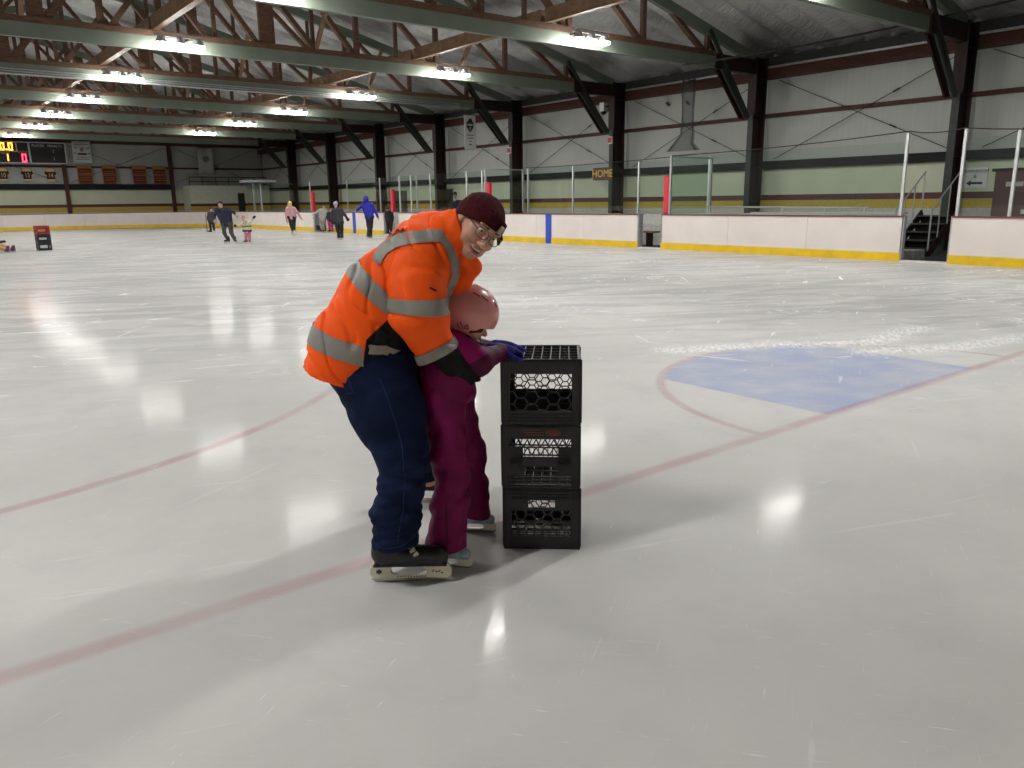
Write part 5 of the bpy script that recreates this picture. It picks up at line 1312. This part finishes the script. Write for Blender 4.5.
t, O, pt = skater('small skater in dark coat standing by the boards with a stick, behind the navy fleece', (213, 232), (211.4, 209.3), ((209.8, 221.3), (213, 221.3)), ((208.8, 213), (213.6, 213)),
    (((207.8, 217), (207.2, 219.5)), ((214.8, 217), (215.2, 220.5))), (((210.5, 226.5), (210.6, 230)), ((213.6, 226.5), (214.2, 230))), M_DKGREY, M_BLKCLOTH, M_BLKCLOTH, 'helmet', width=.85)
a_, b_ = pt((205.4, 213), -.2), pt((207.2, 230.5), -.25); 
st = MB(); st.tube([tuple(a_), tuple(b_)], .018, 8); st.bar(tuple(b_), tuple(b_+V3(.28, 0, -.02)), .03, .07)
so = st.build('hockey_stick', M_TIMBER); so.rotation_euler = (0, 0, -YAW); zmin = min(v[2] for v in st.v); so.location = (0, 0, -zmin+.005)
tag(so, 'hockey stick held upright by the small skater near the far boards', 'stick')
skater('girl with long blond hair, pale pink fleece and black leggings skating away', (294, 236), (290, 203.8), ((289.8, 217), (294, 217)), ((287.3, 208.6), (294.2, 208.9)),
    (((286.2, 214.5), (286.9, 220.5)), ((298, 213.5), (300.8, 217.8))), (((291, 224.5), (292.7, 231, .35)), ((294, 224.5), (294.2, 233.3))), M_PALEPINK, M_BLKCLOTH, M_BLOND, 'long_hair', -1, boot=M_WHITEPL)
skater('child in light grey reaching for the open gate', (323, 232.5), (324, 206.6), ((320.6, 219), (324, 219)), ((320.2, 210.2), (325.5, 210.2)),
    (((316.5, 212.5), (313.8, 214.2)), ((327.5, 214.8), (326.2, 218.2))), (((321, 225.5), (322.3, 230.3)), ((323.8, 225.5), (324.4, 230.3))), M_LTGREY, mat('mid_grey_cloth', (.22, .21, .19), .85), M_BROWNH, 'hair', 1, width=.92)
skater('child in black jacket and bright pink trousers half hidden behind others', (331.5, 232.5), (331, 209.6), ((328.8, 220.2), (332.2, 220.2)), ((328, 213.5), (333.2, 213.5)),
    (((327, 216.8), (327.4, 220)), ((334.6, 216.8), (334.4, 220))), (((329.4, 226), (329.6, 230.3)), ((332, 226), (332.4, 230.3))), M_BLKCLOTH, M_HOTPINK, M_BROWNH, 'hair', 1, width=.85)
skater('skater in charcoal coat and pale grey beanie seen from behind', (341, 239.5), (335.6, 204.6), ((336.2, 222), (341, 222)), ((333.2, 210), (340.6, 209.6)),
    (((331.4, 216), (332.4, 221.3)), ((344.5, 214.2), (347, 218.2))), (((337.6, 229.5), (339, 236.4)), ((341.8, 229.5), (342, 236.4))), M_DKGREY, M_BLKCLOTH, M_STEELHELM, 'beanie', -1, hand_m=M_BLKCLOTH)
skater('person in royal blue hoodie with hood up skating along the boards', (369.5, 238.2), (366, 199.6), ((367.4, 216.8), (371.4, 216.8)), ((362.8, 204.6), (371.6, 204.6)),
    (((359, 208.3), (356.6, 210.4)), ((375.4, 211), (377.8, 217))), (((368.6, 226.5), (368.6, 235.6, -.2)), ((371, 226.5), (370.8, 234.8))), M_ROYAL, M_BLKCLOTH, M_ROYAL, 'hood', -1)
skater('person in black coat standing in the gate behind the white box', (390, 235.5), (387.2, 208.6), ((387.6, 221), (391.2, 221)), ((386.4, 212.4), (391.6, 213)),
    (((385.4, 217), (386, 220.5)), ((393, 217.4), (392.2, 221.5))), (((388, 227.5), (388, 233)), ((391, 227.5), (391, 233))), M_BLKCLOTH, M_BLKCLOTH, M_BROWNH, 'hair', -1, width=.9, dy=.9)
# someone on the bench behind the boards: only a head and shoulders show
g_ = atX(455, 196, 19.6); O = V3(g_@RR, g_@GG, 0)
t = empty('person', world(O[0], O[1]), -YAW, label='person in black hat behind the boards just left of the maroon beanie', cat='person')
H = V3(O[0], O[1], g_[2]+.02); b = Sdf(.014)
b.ell(H, (.074, .088, .108), None, .02).ell(H+V3(0, -.045, -.06), (.05, .05, .05), None, .02).cone(H+V3(0, -.08, -.01), H+V3(0, -.105, -.035), .012, .016, .01).cone(H-V3(0, 0, .06), H-V3(0, 0, .22), .05, .06, .03)
b.cone(H-V3(0, 0, .3), V3(O[0], O[1], .55), .12, .12, .05).chain([H-V3(.16, 0, .28), H-V3(.22, .05, .55), H-V3(.1, .25, .62)], [.045, .035, .03], .03).chain([H-V3(-.16, 0, .28), H-V3(-.22, .05, .55), H-V3(-.1, .25, .62)], [.045, .035, .03], .03)
for e in (-1, 1): b.chain([V3(O[0]+.1*e, O[1], .55), V3(O[0]+.12*e, O[1]-.42, .53), V3(O[0]+.12*e, O[1]-.42, .05)], [.075, .055, .04], .03)
b.build('body', M_SKIN, t, O)
c = Sdf(.016).cone(H-V3(-.13, 0, .30), H-V3(.13, 0, .30), .10, .10, .05).cone(H-V3(0, 0, .35), V3(O[0], O[1], .6), .15, .16, .05)
for e in (-1, 1): c.chain([H+V3(.17*e, 0, -.28), H+V3(.23*e, -.05, -.55), H+V3(.1*e, -.25, -.62)], [.075, .06, .05], .03)
c.build('coat', M_BLKCLOTH, t, O)
p = Sdf(.016).cone(V3(O[0]-.1, O[1], .56), V3(O[0]+.1, O[1], .56), .11, .11, .04)
for e in (-1, 1): p.chain([V3(O[0]+.1*e, O[1], .56), V3(O[0]+.12*e, O[1]-.42, .54), V3(O[0]+.12*e, O[1]-.42, .16)], [.10, .08, .065], .03)
p.build('trousers', M_DKGREY, t, O)
Sdf(.010).ell(H+V3(0, .012, .045), (.098, .112, .125), None, .02).cut((0, -.2, -1), H+V3(0, 0, .02)).build('beanie', M_BLKCLOTH, t, O)
for e in (-1, 1): Sdf(.006).ell(H+V3(.03*e, -.088, 0), (.012, .010, .010)).build('eye', M_IRIS, t, O)
# a child sitting on the ice at the left edge, legs towards the stacked red crate
g_ = ground(-4.5, 253); O = V3(g_@RR, g_@GG, 0)
t = empty('person', world(O[0], O[1]), -YAW, label='child in tan trousers sitting on the ice at the left edge', cat='person')
b = Sdf(.014); Hd = O+V3(-.30, .05, .72)
b.ell(Hd, (.066, .08, .095), None, .02).cone(Hd-V3(0, 0, .06), O+V3(-.25, .05, .50), .04, .05, .03).cone(O+V3(-.25, .05, .48), O+V3(-.15, .05, .16), .10, .10, .04).cone(Hd+V3(.06, -.05, -.01), Hd+V3(.08, -.065, -.03), .01, .013, .01)
for e in (-1, 1):
    b.chain([O+V3(-.12, .05+.09*e, .13), O+V3(.16, .05+.13*e, .20), O+V3(.42, .05+.14*e, .10)], [.065, .05, .035], .03); b.chain([O+V3(-.25, .05+.15*e, .47), O+V3(-.05, .05+.2*e, .34), O+V3(.16, .05+.18*e, .36)], [.04, .035, .028], .03)
b.build('body', M_SKIN, t, O)
c = Sdf(.014).cone(O+V3(-.25, .05, .47), O+V3(-.16, .05, .16), .14, .14, .05)
for e in (-1, 1): c.chain([O+V3(-.25, .05+.15*e, .47), O+V3(-.05, .05+.2*e, .34), O+V3(.13, .05+.18*e, .355)], [.07, .055, .045], .03)
c.build('coat', M_DKGREY, t, O)
p = Sdf(.014)
for e in (-1, 1):
    p.chain([O+V3(-.14, .05+.09*e, .13), O+V3(.16, .05+.13*e, .20), O+V3(.38, .05+.14*e, .12)], [.10, .08, .07], .03)
    Sdf(.010).ell(O+V3(.20, .05+.18*e, .365), (.06, .04, .04), None, .02).cone(O+V3(.20, .05+.18*e, .365), O+V3(.22, .05+.18*e-.05, .39), .022, .018, .01).build('glove', M_BLKCLOTH, t, O)
p.build('trousers', M_TANP, t, O)
for e in (-1, 1): Sdf(.010).cone(O+V3(.40, .05+.14*e, .10), O+V3(.47, .05+.14*e, .09), .06, .055, .02).cone(O+V3(.47, .05+.14*e, .08), O+V3(.50, .05+.14*e, .20), .05, .045, .02).build('skate_boot', mat('plum_boot', (.10, .03, .08), .6), t, O)
for e in (-1, 1): MB().box((.53, .05+.14*e-.003, .0), (.57, .05+.14*e+.003, .25)).build('blade', M_BLADE, t)
Sdf(.010).ell(Hd+V3(0, .012, .03), (.088, .10, .095), None, .02).cut((0, -.25, -1), Hd+V3(0, 0, .01)).build('helmet', M_STEELHELM, t, O)
